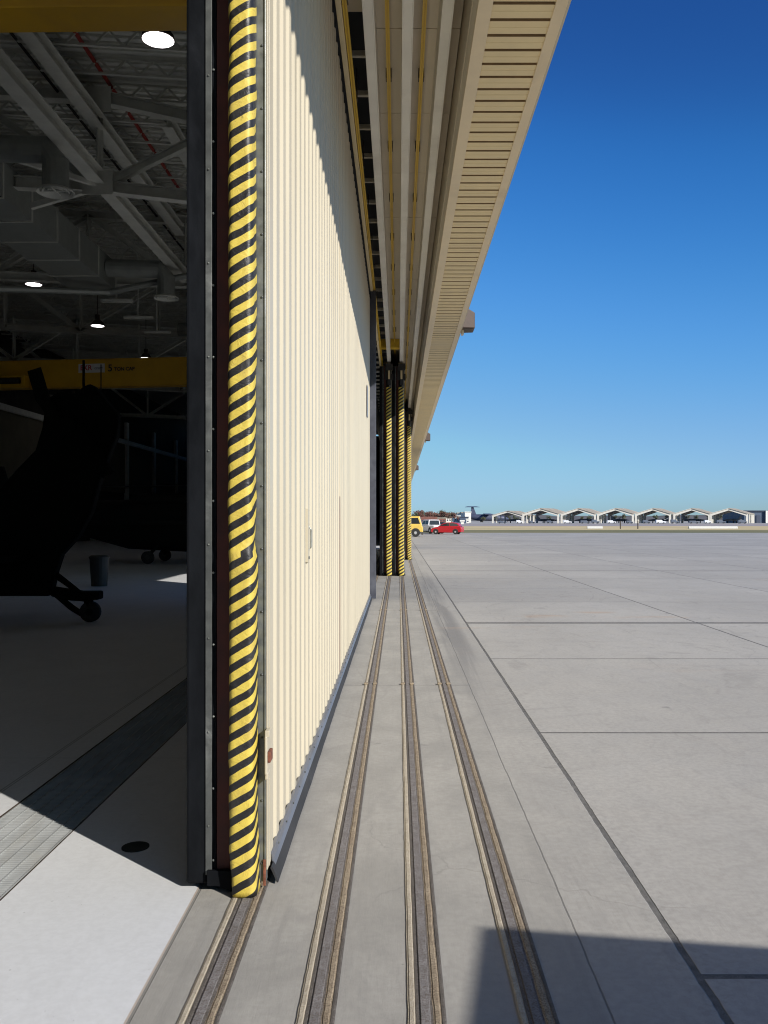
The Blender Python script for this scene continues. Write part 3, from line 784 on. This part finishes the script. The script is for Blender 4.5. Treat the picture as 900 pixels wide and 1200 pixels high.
W1(MB().add([P(120, 560, 14.5), P(134, 553, 14.5), P(92, 497, 14.5), P(84, 503, 14.5), P(120, 560, 14.47), P(134, 553, 14.47), P(92, 497, 14.47), P(84, 503, 14.47)],
        [(0, 1, 2, 3), (7, 6, 5, 4), (0, 4, 5, 1), (1, 5, 6, 2), (2, 6, 7, 3), (3, 7, 4, 0)]), 'rotor_blade')
W1(MB().tube([P(80, 500, 14.8), P(80, 500, 14.4)], .14, 14), 'rotor_hub')
W1(MB().tube([P(98, 457), P(98, 422)], .022, 6), 'antenna')
W1(MB().box(-6.9, -6.1, 13.6, 16.4, 1.05, 1.12), 'tailplane', bevel=.02)
W1(MB().tube([P(63, 672), P(82, 686), P(99, 700)], [.06, .05, .05], 8), 'strut')
W1(MB().tube([P(62, 693), P(84, 697), P(102, 699)], [.09, .10, .09], 8), 'strut')
W1(MB().tube([P(66, 697), P(84, 712), P(95, 719), P(106, 719)], [.05, .055, .05, .04], 8), 'trailing_arm')
W1(MB().tube([P(103, 693), P(104, 706), P(107, 718)], [.09, .08, .06], 8), 'wheel_fork')
W1(MB().box(-5.34, -4.98, 14.86, 15.14, .38, .52), 'pivot', bevel=.03)
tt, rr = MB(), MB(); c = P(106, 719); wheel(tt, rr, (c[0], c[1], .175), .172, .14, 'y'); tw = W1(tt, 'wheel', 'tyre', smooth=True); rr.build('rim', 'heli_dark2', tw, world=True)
# fuselage forward of the boom, outside the frame to the left
rings = []
for x, r, zc in ((-7.4, .5, 1.3), (-9.5, .75, 1.6), (-12, 1.15, 1.75), (-15, 1.3, 1.75), (-17.5, 1.2, 1.6), (-19.5, .8, 1.35), (-20.6, .25, 1.2)):
    rings.append([(x, 15 + r * .8 * math.cos(2 * PI * k / 20), zc + r * math.sin(2 * PI * k / 20)) for k in range(20)])
W1(MB().loft(rings), 'fuselage', smooth=True)
W1(MB().tube([(-14, 15, 2.8), (-14, 15, 3.7)], .16, 12), 'rotor_mast')
for a in range(4):
    q = a * PI / 2 + .5
    W1(MB().bar((-14, 15, 3.65), (-14 + 6.2 * math.cos(q), 15 + 6.2 * math.sin(q), 3.5), .45, .05), 'rotor_blade')
for s in (-1, 1):
    tt, rr = MB(), MB(); wheel(tt, rr, (-16.5, 15 + s * 1.1, .33), .33, .22, 'y'); tw = W1(tt, 'wheel', 'tyre'); rr.build('rim', 'heli_dark2', tw, world=True)
    W1(MB().tube([(-16.5, 15 + s * 1.1, .33), (-16, 15 + s * .7, 1.2)], .08, 8), 'wheel_strut')

h2 = thing('helicopter', (-9.5, 36.5, 0), 'second dark helicopter parked farther back beyond the sunlit floor patch', 'helicopter')
def W2(mb, n, m='heli_dark2', **k): return mb.build(n, m, h2, world=True, **k)
rings = []
for x, r, zc in ((-16.2, .25, 2.2), (-14.5, .4, 2.1), (-12.6, .75, 1.75), (-11, 1.0, 1.55), (-8, 1.1, 1.5), (-5.5, 1.05, 1.45), (-3.9, .7, 1.2), (-3.0, .2, 1.0)):
    rings.append([(x, 36.5 + r * .95 * math.cos(2 * PI * k / 20), zc + r * math.sin(2 * PI * k / 20)) for k in range(20)])
W2(MB().loft(rings), 'fuselage', smooth=True)
W2(MB().box(-10.8, -6.5, 36.0, 37.0, 2.35, 2.78), 'engine_cowling', bevel=.15)
W2(MB().tube([(-8, 36.5, 2.6), (-8, 36.5, 3.2)], .14, 10), 'rotor_mast')
for a in range(4):
    q = a * PI / 2 + .25
    W2(MB().bar((-8, 36.5, 3.15), (-8 + 6.6 * math.cos(q), 36.5 + 6.6 * math.sin(q), 2.95), .4, .04), 'rotor_blade')
for x, y in ((-9.85, 35.2), (-9.85, 37.8), (-5.0, 36.5)):
    tt, rr = MB(), MB(); wheel(tt, rr, (x, y, .25), .25, .2, 'y'); tw = W2(tt, 'wheel', 'tyre'); rr.build('rim', 'bin_grey', tw, world=True)
    W2(MB().tube([(x, y, .28), (x + .3, 36.5, 1.0)], .07, 8), 'wheel_strut')
W2(MB().box(-12.3, -8.2, 34.6, 38.4, 1.55, 1.7), 'stub_wing', bevel=.04)
W2(MB().prism([(-16.4, 2.2), (-15.6, 2.2), (-16.1, 3.9), (-16.7, 3.9)], 1, 36.4, 36.6), 'tail_fin')

bn = thing('waste_bin', (-7.75, 23.2, .004), 'small pale waste bin on the dark floor under the helicopters', 'bin')
MB().loft([[(-7.75 + r * math.cos(2 * PI * k / 20), 23.2 + r * math.sin(2 * PI * k / 20), z) for k in range(20)] for r, z in ((.2, .006), (.24, .72))]).build('bin_body', 'bin_grey', bn, world=True)
MB().loft([[(-7.75 + r * math.cos(2 * PI * k / 20), 23.2 + r * math.sin(2 * PI * k / 20), z) for k in range(20)] for r, z in ((.255, .722), (.26, .76), (.2, .8))]).build('lid', 'bin_grey', bn, world=True)

# ------------------------------------------------------------------ wall lights on the canopy fascia
fl = None
for k, Y in enumerate((20.7, 49.3, 77.9)):
    if fl is None:
        fl = thing('wall_light', (1.455, Y, 6.05), '', 'wall light', 'brown wall lights on the canopy edge')
        # tapered housing seen from below
        rg = [[(0, -.30, .04), (0, .30, .04), (0, .30, .56), (0, -.30, .56)], [(.29, -.25, .04), (.29, .25, .04), (.29, .25, .40), (.29, -.25, .40)]]
        MB().loft(rg).build('housing', 'bronze_fixture', fl, bevel=.02)
        MB().box(.04, .24, -.2, .2, .035, .05).build('lens', 'bracket_dark', fl)
        MB().box(-.003, .05, -.1, .1, -.06, .06).build('bracket', 'tan_trim', fl, bevel=.005)
        o = fl
    else: o = copy_tree(fl); o.location = (1.455, Y, 6.05)
    o['label'] = ['nearest and largest brown wall light sticking out from the canopy edge', 'middle brown wall light on the canopy edge, halfway down the sky', 'farthest tiny wall light on the canopy edge'][k]

# ------------------------------------------------------------------ vehicles (local: +x forward, y across)
def vehicle(name, loc, rz, label, cat, body, cabin, m, width, wheels, wr, cz):
    v = thing(name, loc, label, cat, None, rz); w = width / 2
    # body: side profile, corners pulled in at the ends, shoulders
    rings = []
    for yy, sh, dz in ((-w, .965, .02), (-w * .93, 1, 0), (w * .93, 1, 0), (w, .965, .02)):
        rings.append([(x * sh, yy, z - (dz if z > .6 else -dz)) for x, z in body])
    MB().loft(rings).build('body', m, v, bevel=.03)
    rings = []
    zlo, zhi = min(z for x, z in cabin), max(z for x, z in cabin)
    for s in (-1, 1):
        rings.append([(x, s * (w * .94 - (z - zlo) / (zhi - zlo) * w * .16), z) for x, z in cabin])
    MB().loft(rings).build('cabin', m, v, bevel=.03)
    # windows: inset copies of the cabin side, set 4 mm proud, plus screens
    cx = sum(x for x, z in cabin) / len(cabin); czm = (zlo + zhi) / 2
    ww = [(cx + (x - cx) * .86, czm + (z - czm) * .66) for x, z in cabin]
    mid = cx
    for s in (-1, 1):
        for half in (0, 1):
            pts = [(min(x, mid - .04) if half else max(x, mid + .04), z) for x, z in ww]
            ring = [(x, s * (w * .94 - (z - zlo) / (zhi - zlo) * w * .16 + .012), z) for x, z in pts]
            ring2 = [(x, s * (w * .94 - (z - zlo) / (zhi - zlo) * w * .16 - .02), z) for x, z in pts]
            MB().loft([ring, ring2]).build('side_window', 'glass_dark', v)
    xs = sorted(cabin, key=lambda p: -p[0]); 
    # windscreen between the front foot and front top of the cabin
    fr = [p for p in cabin if p[1] == zlo]; tp = [p for p in cabin if p[1] >= zhi - .08]
    for sgn, nm in ((1, 'windscreen'), (-1, 'rear_window')):
        f = max(fr, key=lambda p: sgn * p[0]); tt = max(tp, key=lambda p: sgn * p[0])
        a = (f[0] + sgn * .015, zlo + .06); bq = (tt[0] + (f[0] - tt[0]) * .1 + sgn * .02, zhi - .1)
        MB().loft([[(a[0], -w * .8, a[1]), (a[0], w * .8, a[1]), (bq[0], w * .7, bq[1]), (bq[0], -w * .7, bq[1])],
                   [(a[0] - sgn * .04, -w * .8, a[1]), (a[0] - sgn * .04, w * .8, a[1]), (bq[0] - sgn * .04, w * .7, bq[1]), (bq[0] - sgn * .04, -w * .7, bq[1])]]).build(nm, 'glass_dark', v)
    bx = max(x for x, z in body); rx_ = min(x for x, z in body)
    for s in (-1, 1):
        MB().box(bx * .965 - .06, bx * .985 + .02, s * w * .6, s * w * .9, cz, cz + .16).build('headlight', 'lamp_clear', v, bevel=.02)
        MB().box(rx_ * .985 - .02, rx_ * .965 + .05, s * w * .68, s * w * .92, cz + .05, cz + .25).build('tail_light', 'lamp_amber', v, bevel=.02)
        for wx in wheels:
            t1, r1 = MB(), MB(); wheel(t1, r1, (wx, s * (w - .09), wr), wr, .22, 'y')
            wo = t1.build('wheel', 'tyre', v, smooth=False); r1.build('rim', 'rim_alloy', wo)
            n = 20; arch = MB()
            arch.loft([[(wx + wr * 1.16 * math.cos(PI * q / n - .0), s * (w + d), wr + wr * 1.16 * math.sin(PI * q / n)) for q in range(n + 1)] for d in (-.24, .004)]).build('wheel_arch', 'vent_black', v)
    MB().box(bx * .97 - .1, bx + .03, -w * .85, w * .85, .22, .42).build('front_bumper', 'bracket_dark', v, bevel=.04)
    return v
hb_body = [(-1.95, .28), (-1.98, .62), (-1.92, .92), (-1.5, .98), (.7, .96), (1.45, .86), (1.85, .68), (1.92, .42), (1.88, .24), (-1.0, .2)]
hb_cab = [(-1.80, .94), (-1.45, 1.36), (-.9, 1.47), (-.1, 1.46), (.25, 1.38), (1.02, .94)]
gx = lambda px, Y: (px - 467) / F * Y
vehicle('red_hatchback', (gx(524, 111), 111, .005), PI - .28, 'small red hatchback parked on the apron, nose to the left', 'car', hb_body, hb_cab, 'car_red', 1.7, (-1.22, 1.25), .31, .56)
pk_body = [(-2.6, .42), (-2.6, 1.08), (.3, 1.10), (1.6, 1.06), (2.45, 1.0), (2.5, .45), (2.3, .36), (-2.3, .36)]
pk_cab = [(-1.1, 1.08), (-1.0, 1.80), (.45, 1.82), (1.15, 1.08)]
vehicle('white_pickup', (gx(504.5, 117), 117, .005), -.45 + PI / 2 + .9, 'white pickup truck behind the red car, beside the yellow truck', 'truck', pk_body, pk_cab, 'car_white', 1.9, (-1.6, 1.6), .39, .75)
yt_body = [(-2.5, .55), (-2.5, 1.2), (-.2, 1.2), (1.35, 1.2), (1.5, 1.0), (1.5, .5), (-2.3, .45)]
yt_cab = [(-1.3, 1.19), (-1.3, 2.12), (1.15, 2.14), (1.42, 1.19)]
vehicle('yellow_truck', (gx(497, 94) - 1.62, 94, .005), -.05, 'boxy yellow truck half hidden behind the far striped door edge', 'truck', yt_body, yt_cab, 'truck_yellow', 1.9, (-1.6, .75), .42, .8)
d_ = vehicle('dark_car', (gx(512, 128), 128, .005), PI - .1, 'dark car just above the red hatchback bonnet', 'car', hb_body, hb_cab, 'glass_dark', 1.7, (-1.22, 1.25), .31, .56)

# the vehicle whose shadow reaches the right foreground (parked just outside the frame)
sx, sy = .333 + 1.36 * 2.25, 3.76 - 1.318 * 2.25
vn = thing('box_van', (sx, sy, .005), 'parked box van outside the right edge, casting the foreground shadow', 'van', None, math.radians(-9))
MB().box(0, 2.3, -6.2, 0, .55, 2.25).build('cargo_box', 'hangar_blue', vn, bevel=.03)
MB().box(.1, 2.2, -7.9, -6.22, .45, 1.9).build('cab', 'hangar_blue', vn, bevel=.08)
MB().box(.2, 2.1, -7.93, -7.9, 1.15, 1.75).build('windscreen', 'glass_dark', vn)
MB().box(.12, 2.18, -6, -.1, .35, .54).build('chassis', 'bracket_dark', vn)
MB().box(.15, 2.15, -.03, .04, .30, .46).build('bumper', 'bracket_dark', vn, bevel=.02)
for x in (.15, 2.15):
    for y in (-1.4, -6.9):
        t1, r1 = MB(), MB(); wheel(t1, r1, (x, y, .4), .4, .24, 'x'); wo = t1.build('wheel', 'tyre', vn); r1.build('rim', 'rim_alloy', wo)

# ------------------------------------------------------------------ far side of the airfield
shel = [(597.5, 38, 11.0), (636.5, 45, 12.6), (680.5, 43, 12.6), (724, 45, 12.9), (768, 44, 12.9), (813.5, 45, 12.9), (857, 47, 13.2)]
def shelter():
    s = thing('aircraft_shelter', (0, 0, 0), '', 'aircraft shelter', 'white open aircraft shelters across the field')
    w = 11.6
    sk = .55
    for j, y in enumerate((0, 22)):
        fr = MB(); o = y * sk
        T = 1.3
        fr.box(-w + o, -w + o + T, y, y + .7, 0, 4.7).box(w + o - T, w + o, y, y + .7, 0, 4.7)
        fr.prism([(-w + o, 4.7), (-w + o, 5.8), (o, 9.2), (w + o, 5.8), (w + o, 4.7), (w + o - T, 4.7), (o, 8.1), (-w + o + T, 4.7)], 1, y, y + .7)
        fr.build('gable_frame', 'shelter_white', s)
    for sg in (-1, 1):
        MB().loft([[(0 + y * sk, y, 9.25), (sg * w + y * sk, y, 5.85), (sg * w + y * sk, y, 6.1), (0 + y * sk, y, 9.5)] for y in (-.6, 23)]).build('roof_slope', 'shelter_roof' if sg > 0 else 'shelter_white', s)  # left slope paler, right darker: lit and shaded sides put into the colour
        for k in (1, 2):
            y = 22 * k / 3
            MB().box(sg * w * .97 + y * sk - .4, sg * w * .97 + y * sk + .4, y, y + .6, 0, 5.8).build('post', 'shelter_white', s)
    return s
def jet():
    s = thing('parked_jet', (0, 0, 0), '', 'jet', 'grey jets under the far shelters')
    rg = [[(x, r * math.cos(2 * PI * k / 10), 1.9 + z + r * .8 * math.sin(2 * PI * k / 10)) for k in range(10)] for x, r, z in ((-7, .1, 0), (-5, .6, 0), (-2, 1.0, .1), (3, 1.1, .1), (7, .8, .1))]
    MB().loft(rg).build('fuselage', 'jet_grey', s)
    MB().loft([[(-1, -.8, 1.9), (4.5, -.8, 1.9), (4.5, -.8, 2.05), (-1, -.8, 2.05)], [(3.2, -6, 1.9), (5, -6, 1.9), (5, -6, 2.0), (3.2, -6, 2.0)]]).build('wing', 'jet_grey', s)
    MB().loft([[(-1, .8, 1.9), (4.5, .8, 1.9), (4.5, .8, 2.05), (-1, .8, 2.05)], [(3.2, 6, 1.9), (5, 6, 1.9), (5, 6, 2.0), (3.2, 6, 2.0)]]).build('wing', 'jet_grey', s)
    MB().prism([(4.5, 2.3), (7.4, 2.3), (7.8, 4.9), (6.7, 4.9)], 1, -.1, .1).build('tail_fin', 'jet_grey', s)
    for x, y in ((-3, 0), (2.5, -1.5), (2.5, 1.5)): MB().box(x - .3, x + .3, y - .15, y + .15, 0, 1.3).build('wheel', 'tyre', s)
    return s
sh0, jt0 = shelter(), jet()
ordn = ['first white shelter from the left, smallest roof', 'second white shelter from the left', 'third white shelter from the left', 'fourth white shelter, the middle one of the row', 'fifth white shelter from the left', 'sixth white shelter, left neighbour of the last', 'last white shelter, next to the blue building']
for k, (px, wpx, hz) in enumerate(shel):
    Y = 560 if k else 600
    s = sh0 if k == 0 else copy_tree(sh0)
    s.location = (gx(px, Y) - 1.5, Y, 0); s.scale = (wpx / 44 * (Y / 575), 1, .88 if k == 0 else 1.0)
    s['label'] = ordn[k] + ' across the field'
    j = jt0 if k == 0 else copy_tree(jt0)
    j.location = (gx(px, Y) + 5, Y + 13, 0); j.rotation_euler.z = (k * 1.3) % .8 - .3 + (PI if k % 2 else 0)
    j['label'] = 'grey jet parked under the ' + ordn[k].split(',')[0].split(' from')[0]
# blue hangar at right
bh = thing('blue_building', (gx(900, 600), 600, 0), 'dark blue flat roofed building right of the last shelter', 'building')
MB().box(gx(872, 600), gx(960, 600), 600, 640, 0, 7.8).build('wall', 'hangar_blue', bh, world=True)
MB().box(gx(871, 600), gx(961, 600), 599, 641, 7.8, 8.5).build('roof', 'far_window', bh, world=True)
for p in (897.5,):
    MB().box(gx(p, 598), gx(p + 2.3, 598), 598, 599, 0, 8.3).build('pillar', 'far_white', bh, world=True)
for p in (880, 886, 905): MB().box(gx(p, 600), gx(p + 4.5, 600), 599.5, 599.9, 0, 5.2).build('door', 'far_window', bh, world=True)
# transport aircraft with T tail
ta = thing('transport_aircraft', (gx(562, 900), 900, 0), 'big dark transport aircraft with a tall T tail, left of the shelters', 'aircraft')
X = lambda px: gx(px, 900)
rg = []
for px, r, z in ((548, .8, 7.2), (553, 2.6, 5.4), (560, 3.3, 4.8), (580, 3.4, 4.6), (590, 2.4, 4.0), (596, .6, 3.6)):
    rg.append([(X(px), 900 + r * math.cos(2 * PI * k / 14), z + r * math.sin(2 * PI * k / 14)) for k in range(14)])
MB().loft(rg).build('fuselage', 'aircraft_dark', ta, world=True, smooth=True)
MB().prism([(X(551), 6.5), (X(558.5), 7), (X(554.8), 15.4), (X(552.3), 15.4)], 1, 899.6, 900.4).build('tail_fin', 'aircraft_dark', ta, world=True)
MB().add([(X(544.5), 898, 15.0), (X(562), 898, 15.0), (X(558), 901, 15.6), (X(548), 901, 15.6), (X(544.5), 898, 15.3), (X(562), 898, 15.3), (X(558), 901, 16), (X(548), 901, 16)], [(0, 1, 2, 3), (4, 5, 6, 7), (0, 1, 5, 4), (1, 2, 6, 5), (2, 3, 7, 6), (3, 0, 4, 7)]).build('tailplane', 'aircraft_dark', ta, world=True)
MB().add([(X(566), 880, 7.6), (X(576), 880, 7.6), (X(574), 899, 8.2), (X(566), 899, 8.2), (X(566), 880, 8), (X(576), 880, 8), (X(574), 899, 8.8), (X(566), 899, 8.8)], [(0, 1, 2, 3), (4, 5, 6, 7), (0, 1, 5, 4), (1, 2, 6, 5), (2, 3, 7, 6), (3, 0, 4, 7)]).build('wing', 'aircraft_dark', ta, world=True)
MB().box(X(563), X(566), 898, 902, 0, 2).box(X(585), X(586), 899, 901, 0, 2).build('landing_gear', 'tyre', ta, world=True)
# buildings left of it
def bld(px0, px1, ptop, Y, m, roof, label, nwin, depth=18):
    b = thing('far_building', (gx((px0 + px1) / 2, Y), Y, 0), label, 'building')
    z = H + (610 - ptop) / F * Y; x0, x1 = gx(px0, Y), gx(px1, Y)
    MB().box(x0, x1, Y, Y + depth, 0, z).build('wall', m, b, world=True)
    MB().box(x0 - .4, x1 + .4, Y - .4, Y + depth + .4, z, z + .7).build('roof', roof, b, world=True)
    for k in range(nwin):
        xa = x0 + (x1 - x0) * (k + .25) / nwin; xb = x0 + (x1 - x0) * (k + .75) / nwin
        MB().box(xa, xb, Y - .12, Y - .02, z * .35, z * .62).build('window', 'far_window', b, world=True)
bld(545, 552, 600.5, 760, 'far_white', 'far_white', 'tallest white block just left of the T tail', 0)
bld(541, 544, 601.0, 780, 'far_white', 'shelter_roof', 'narrow white tower left of the tallest white block', 0)
bld(536, 539, 601.5, 790, 'far_white', 'shelter_roof', 'leftmost narrow white tower in the far cluster', 0)
bld(532.5, 539.5, 605, 740, 'far_white', 'far_white', 'low white building under the two narrow towers', 3)
bld(539, 549, 606.5, 720, 'hangar_blue', 'far_window', 'dark blue shed in front of the white blocks', 2)
bld(546.5, 550, 609, 600, 'far_white', 'far_white', 'small white shed before the dark blue shed', 1, 8)
bld(540, 543.5, 611.2, 420, 'far_white', 'far_white', 'small white box by the dry grass right of the red car', 0, 5)
bld(520, 529, 606.5, 700, 'far_white', 'shelter_roof', 'pale low building right above the red hatchback roof', 3)
bld(484, 512, 606.8, 620, 'far_red', 'far_red', 'long red brown building behind the yellow truck', 6)
bld(512, 522, 607.6, 660, 'far_red', 'shelter_roof', 'short red brown building between the long one and the pale one', 3)
# barriers
for k, (a, bb_, py) in enumerate(((688, 706, 619.2), (807, 864, 619.4))):
    Y = 190; n = max(2, int((bb_ - a) / 8)); m = MB()
    x0, x1 = gx(a, Y), gx(bb_, Y)
    m.prism([(Y - .4, .006), (Y + .4, .006), (Y + .15, .5), (Y - .15, .5)], 0, x0, x1)
    tag(m.build('white_barrier', 'barrier_white', None, bevel=.02), ['short white barrier on the dry grass, nearer the middle', 'long white barrier on the dry grass, before the last shelters'][k], 'barrier', 'white barriers on the dry grass')
for k, px in enumerate((727, 747.5)):
    tag(MB().tube([(gx(px, 180), 180, 0), (gx(px, 180), 180, 1.6)], .12, 6).build('marker_post', 'bracket_dark'), ['left one of two dark marker posts on the dry grass', 'right one of two dark marker posts on the dry grass'][k], 'post', 'dark marker posts')
# parked ramp vehicles, small dark/white shapes before the shelters
for k in range(16):
    px = 590 + k * 18.5 + random.uniform(-4, 4); Y = 520 + random.uniform(-10, 20)
    L = random.uniform(3.5, 6); z = random.uniform(1.5, 2.4); x = gx(px, Y); w = k % 3 == 1
    v = thing('ramp_vehicle', (x, Y, 0), ('white' if w else 'dark') + ' small vehicle on the far ramp before the shelters', 'vehicle', ('white' if w else 'dark') + ' vehicles on the far ramp')
    MB().prism([(x - L / 2, .4), (x + L / 2, .4), (x + L / 2, z * .6), (x + L * .2, z * .62), (x + L * .1, z), (x - L / 2, z)], 1, Y, Y + 2).build('body', 'car_white' if w else 'jet_grey', v, world=True, bevel=.1)
    for q in (-.3, .3): MB().tube([(x + L * q, Y - .05, .4), (x + L * q, Y + 2.05, .4)], .4, 10).build('wheel', 'tyre', v, world=True)

# far trees, clumps of leaf faces
def tree(x, Y, h, m, label, grp):
    t = thing('tree', (x, Y, 0), label, 'tree', grp)
    MB().tube([(0, 0, 0), (0.1, 0, h * .5), (0, 0, h * .8)], [h * .04, h * .03, h * .01], 6).build('trunk', 'bark', t)
    mb = MB(); rnd = random.Random(int(x * 7 + Y))
    lobes = [(rnd.uniform(-.32, .32) * h, rnd.uniform(-.32, .32) * h, rnd.uniform(.45, .85) * h, rnd.uniform(.14, .24) * h) for _ in range(8)]
    for _ in range(330):
        cx, cy, cz, r = rnd.choice(lobes)
        d = Vector((rnd.gauss(0, 1), rnd.gauss(0, 1), rnd.gauss(0, 1))).normalized() * r * rnd.uniform(.4, 1.05)
        c = Vector((cx, cy, cz)) + d; s = h * .045
        a = Vector((rnd.gauss(0, 1), rnd.gauss(0, 1), rnd.gauss(0, 1))).normalized(); b_ = a.orthogonal().normalized()
        mb.add([c - a * s, c + b_ * s, c + a * s, c - b_ * s], [(0, 1, 2, 3)])
    mb.build('crown', m, t)
for k in range(14):
    px = 486 + k * 3.6; Y = 660 + (k * 37 % 60)
    tree(gx(px, Y), Y, 7.5 + (k * 13 % 7) * .45, 'leaf_red' if k % 3 else 'leaf_green', ('reddish brown' if k % 3 else 'dull green') + ' tree rising behind the red brown buildings', ('reddish' if k % 3 else 'green') + ' trees behind the far buildings')
for k in range(26):
    px = 566 + k * 12.5 + (k * 7 % 5); Y = 800 + (k * 53 % 160)
    tree(gx(px, Y), Y, 6.0 + (k * 29 % 9) * .35, 'leaf_green', 'dark low tree in the tree line beyond the shelters', 'trees beyond the shelters')

# ------------------------------------------------------------------ light, sky, camera
EL = math.radians(27.8); AZ = math.atan2(.718, -.696)
w = bpy.data.worlds.new('World'); scn.world = w; w.use_nodes = True
nt = w.node_tree; bg = nt.nodes['Background']
sky = nt.nodes.new('ShaderNodeTexSky'); sky.sky_type = 'NISHITA'; sky.sun_disc = False
sky.sun_elevation = EL; sky.sun_rotation = AZ
sky.altitude = 0; sky.air_density = 1.0; sky.dust_density = .3; sky.ozone_density = 1.0
# grade the sky's own colour to the deep desert blue of the photograph
pre = nt.nodes.new('ShaderNodeVectorMath'); pre.operation = 'SCALE'; pre.inputs['Scale'].default_value = .1275
cv = nt.nodes.new('ShaderNodeRGBCurve'); post = nt.nodes.new('ShaderNodeVectorMath'); post.operation = 'SCALE'
nt.links.new(sky.outputs[0], pre.inputs[0]); nt.links.new(pre.outputs[0], cv.inputs['Color'])
nt.links.new(cv.outputs[0], post.inputs[0]); nt.links.new(post.outputs[0], bg.inputs[0])
pts = [[(0, 0), (.143, .016), (.189, .030), (.314, .093), (.60, .235), (.90, .33), (1, .35)],
       [(0, 0), (.231, .088), (.30, .17), (.485, .335), (.79, .50), (.88, .56), (1, .59)],
       [(0, 0), (.38, .325), (.48, .53), (.60, .69), (.665, .75), (.775, .78), (1, .79)]]
cv.mapping.use_clip = False
for ci in range(3):
    c = cv.mapping.curves[ci]
    c.points[0].location = pts[ci][0]; c.points[1].location = pts[ci][-1]
    for p in pts[ci][1:-1]: c.points.new(*p)
    for p in c.points: p.handle_type = 'AUTO_CLAMPED'
cv.mapping.extend = 'HORIZONTAL'; cv.mapping.update()
post.inputs['Scale'].default_value = 1 / (.1 * 2 ** .35); bg.inputs[1].default_value = .1
sl_ = bpy.data.lights.new('Sun', 'SUN'); sl_.energy = 4.6; sl_.angle = math.radians(.53); sl_.color = (1, .955, .88)
so = bpy.data.objects.new('Sun', sl_); COL.objects.link(so)
dv = Vector((-.718 * math.cos(EL), .696 * math.cos(EL), -math.sin(EL)))
so.rotation_euler = dv.to_track_quat('-Z', 'Y').to_euler(); so.location = (30, -30, 30)
cd = bpy.data.cameras.new('Camera'); cam = bpy.data.objects.new('Camera', cd); COL.objects.link(cam)
cam.location = (0, 0, H); cam.rotation_euler = (PI / 2, 0, 0)
cd.sensor_fit = 'VERTICAL'; cd.sensor_height = 36; cd.sensor_width = 27; cd.lens = 36 * F / 1200
cd.shift_x = -17 / 1200; cd.shift_y = 10 / 1200
cd.clip_start = .05; cd.clip_end = 12000
scn.camera = cam
scn.view_settings.view_transform = 'Standard'; scn.view_settings.look = 'None'; scn.view_settings.gamma = 1
scn.view_settings.exposure = .35; scn.view_settings.use_curve_mapping = False
scn.render.engine = 'CYCLES'
cy = scn.cycles
cy.use_denoising = True; cy.max_bounces = 8; cy.diffuse_bounces = 5; cy.glossy_bounces = 3; cy.use_adaptive_sampling = True
cy.adaptive_threshold = .01; cy.filter_width = 1.1; cy.denoising_prefilter = 'ACCURATE'; cy.caustics_reflective = False; cy.caustics_refractive = False; cy.sample_clamp_indirect = 6
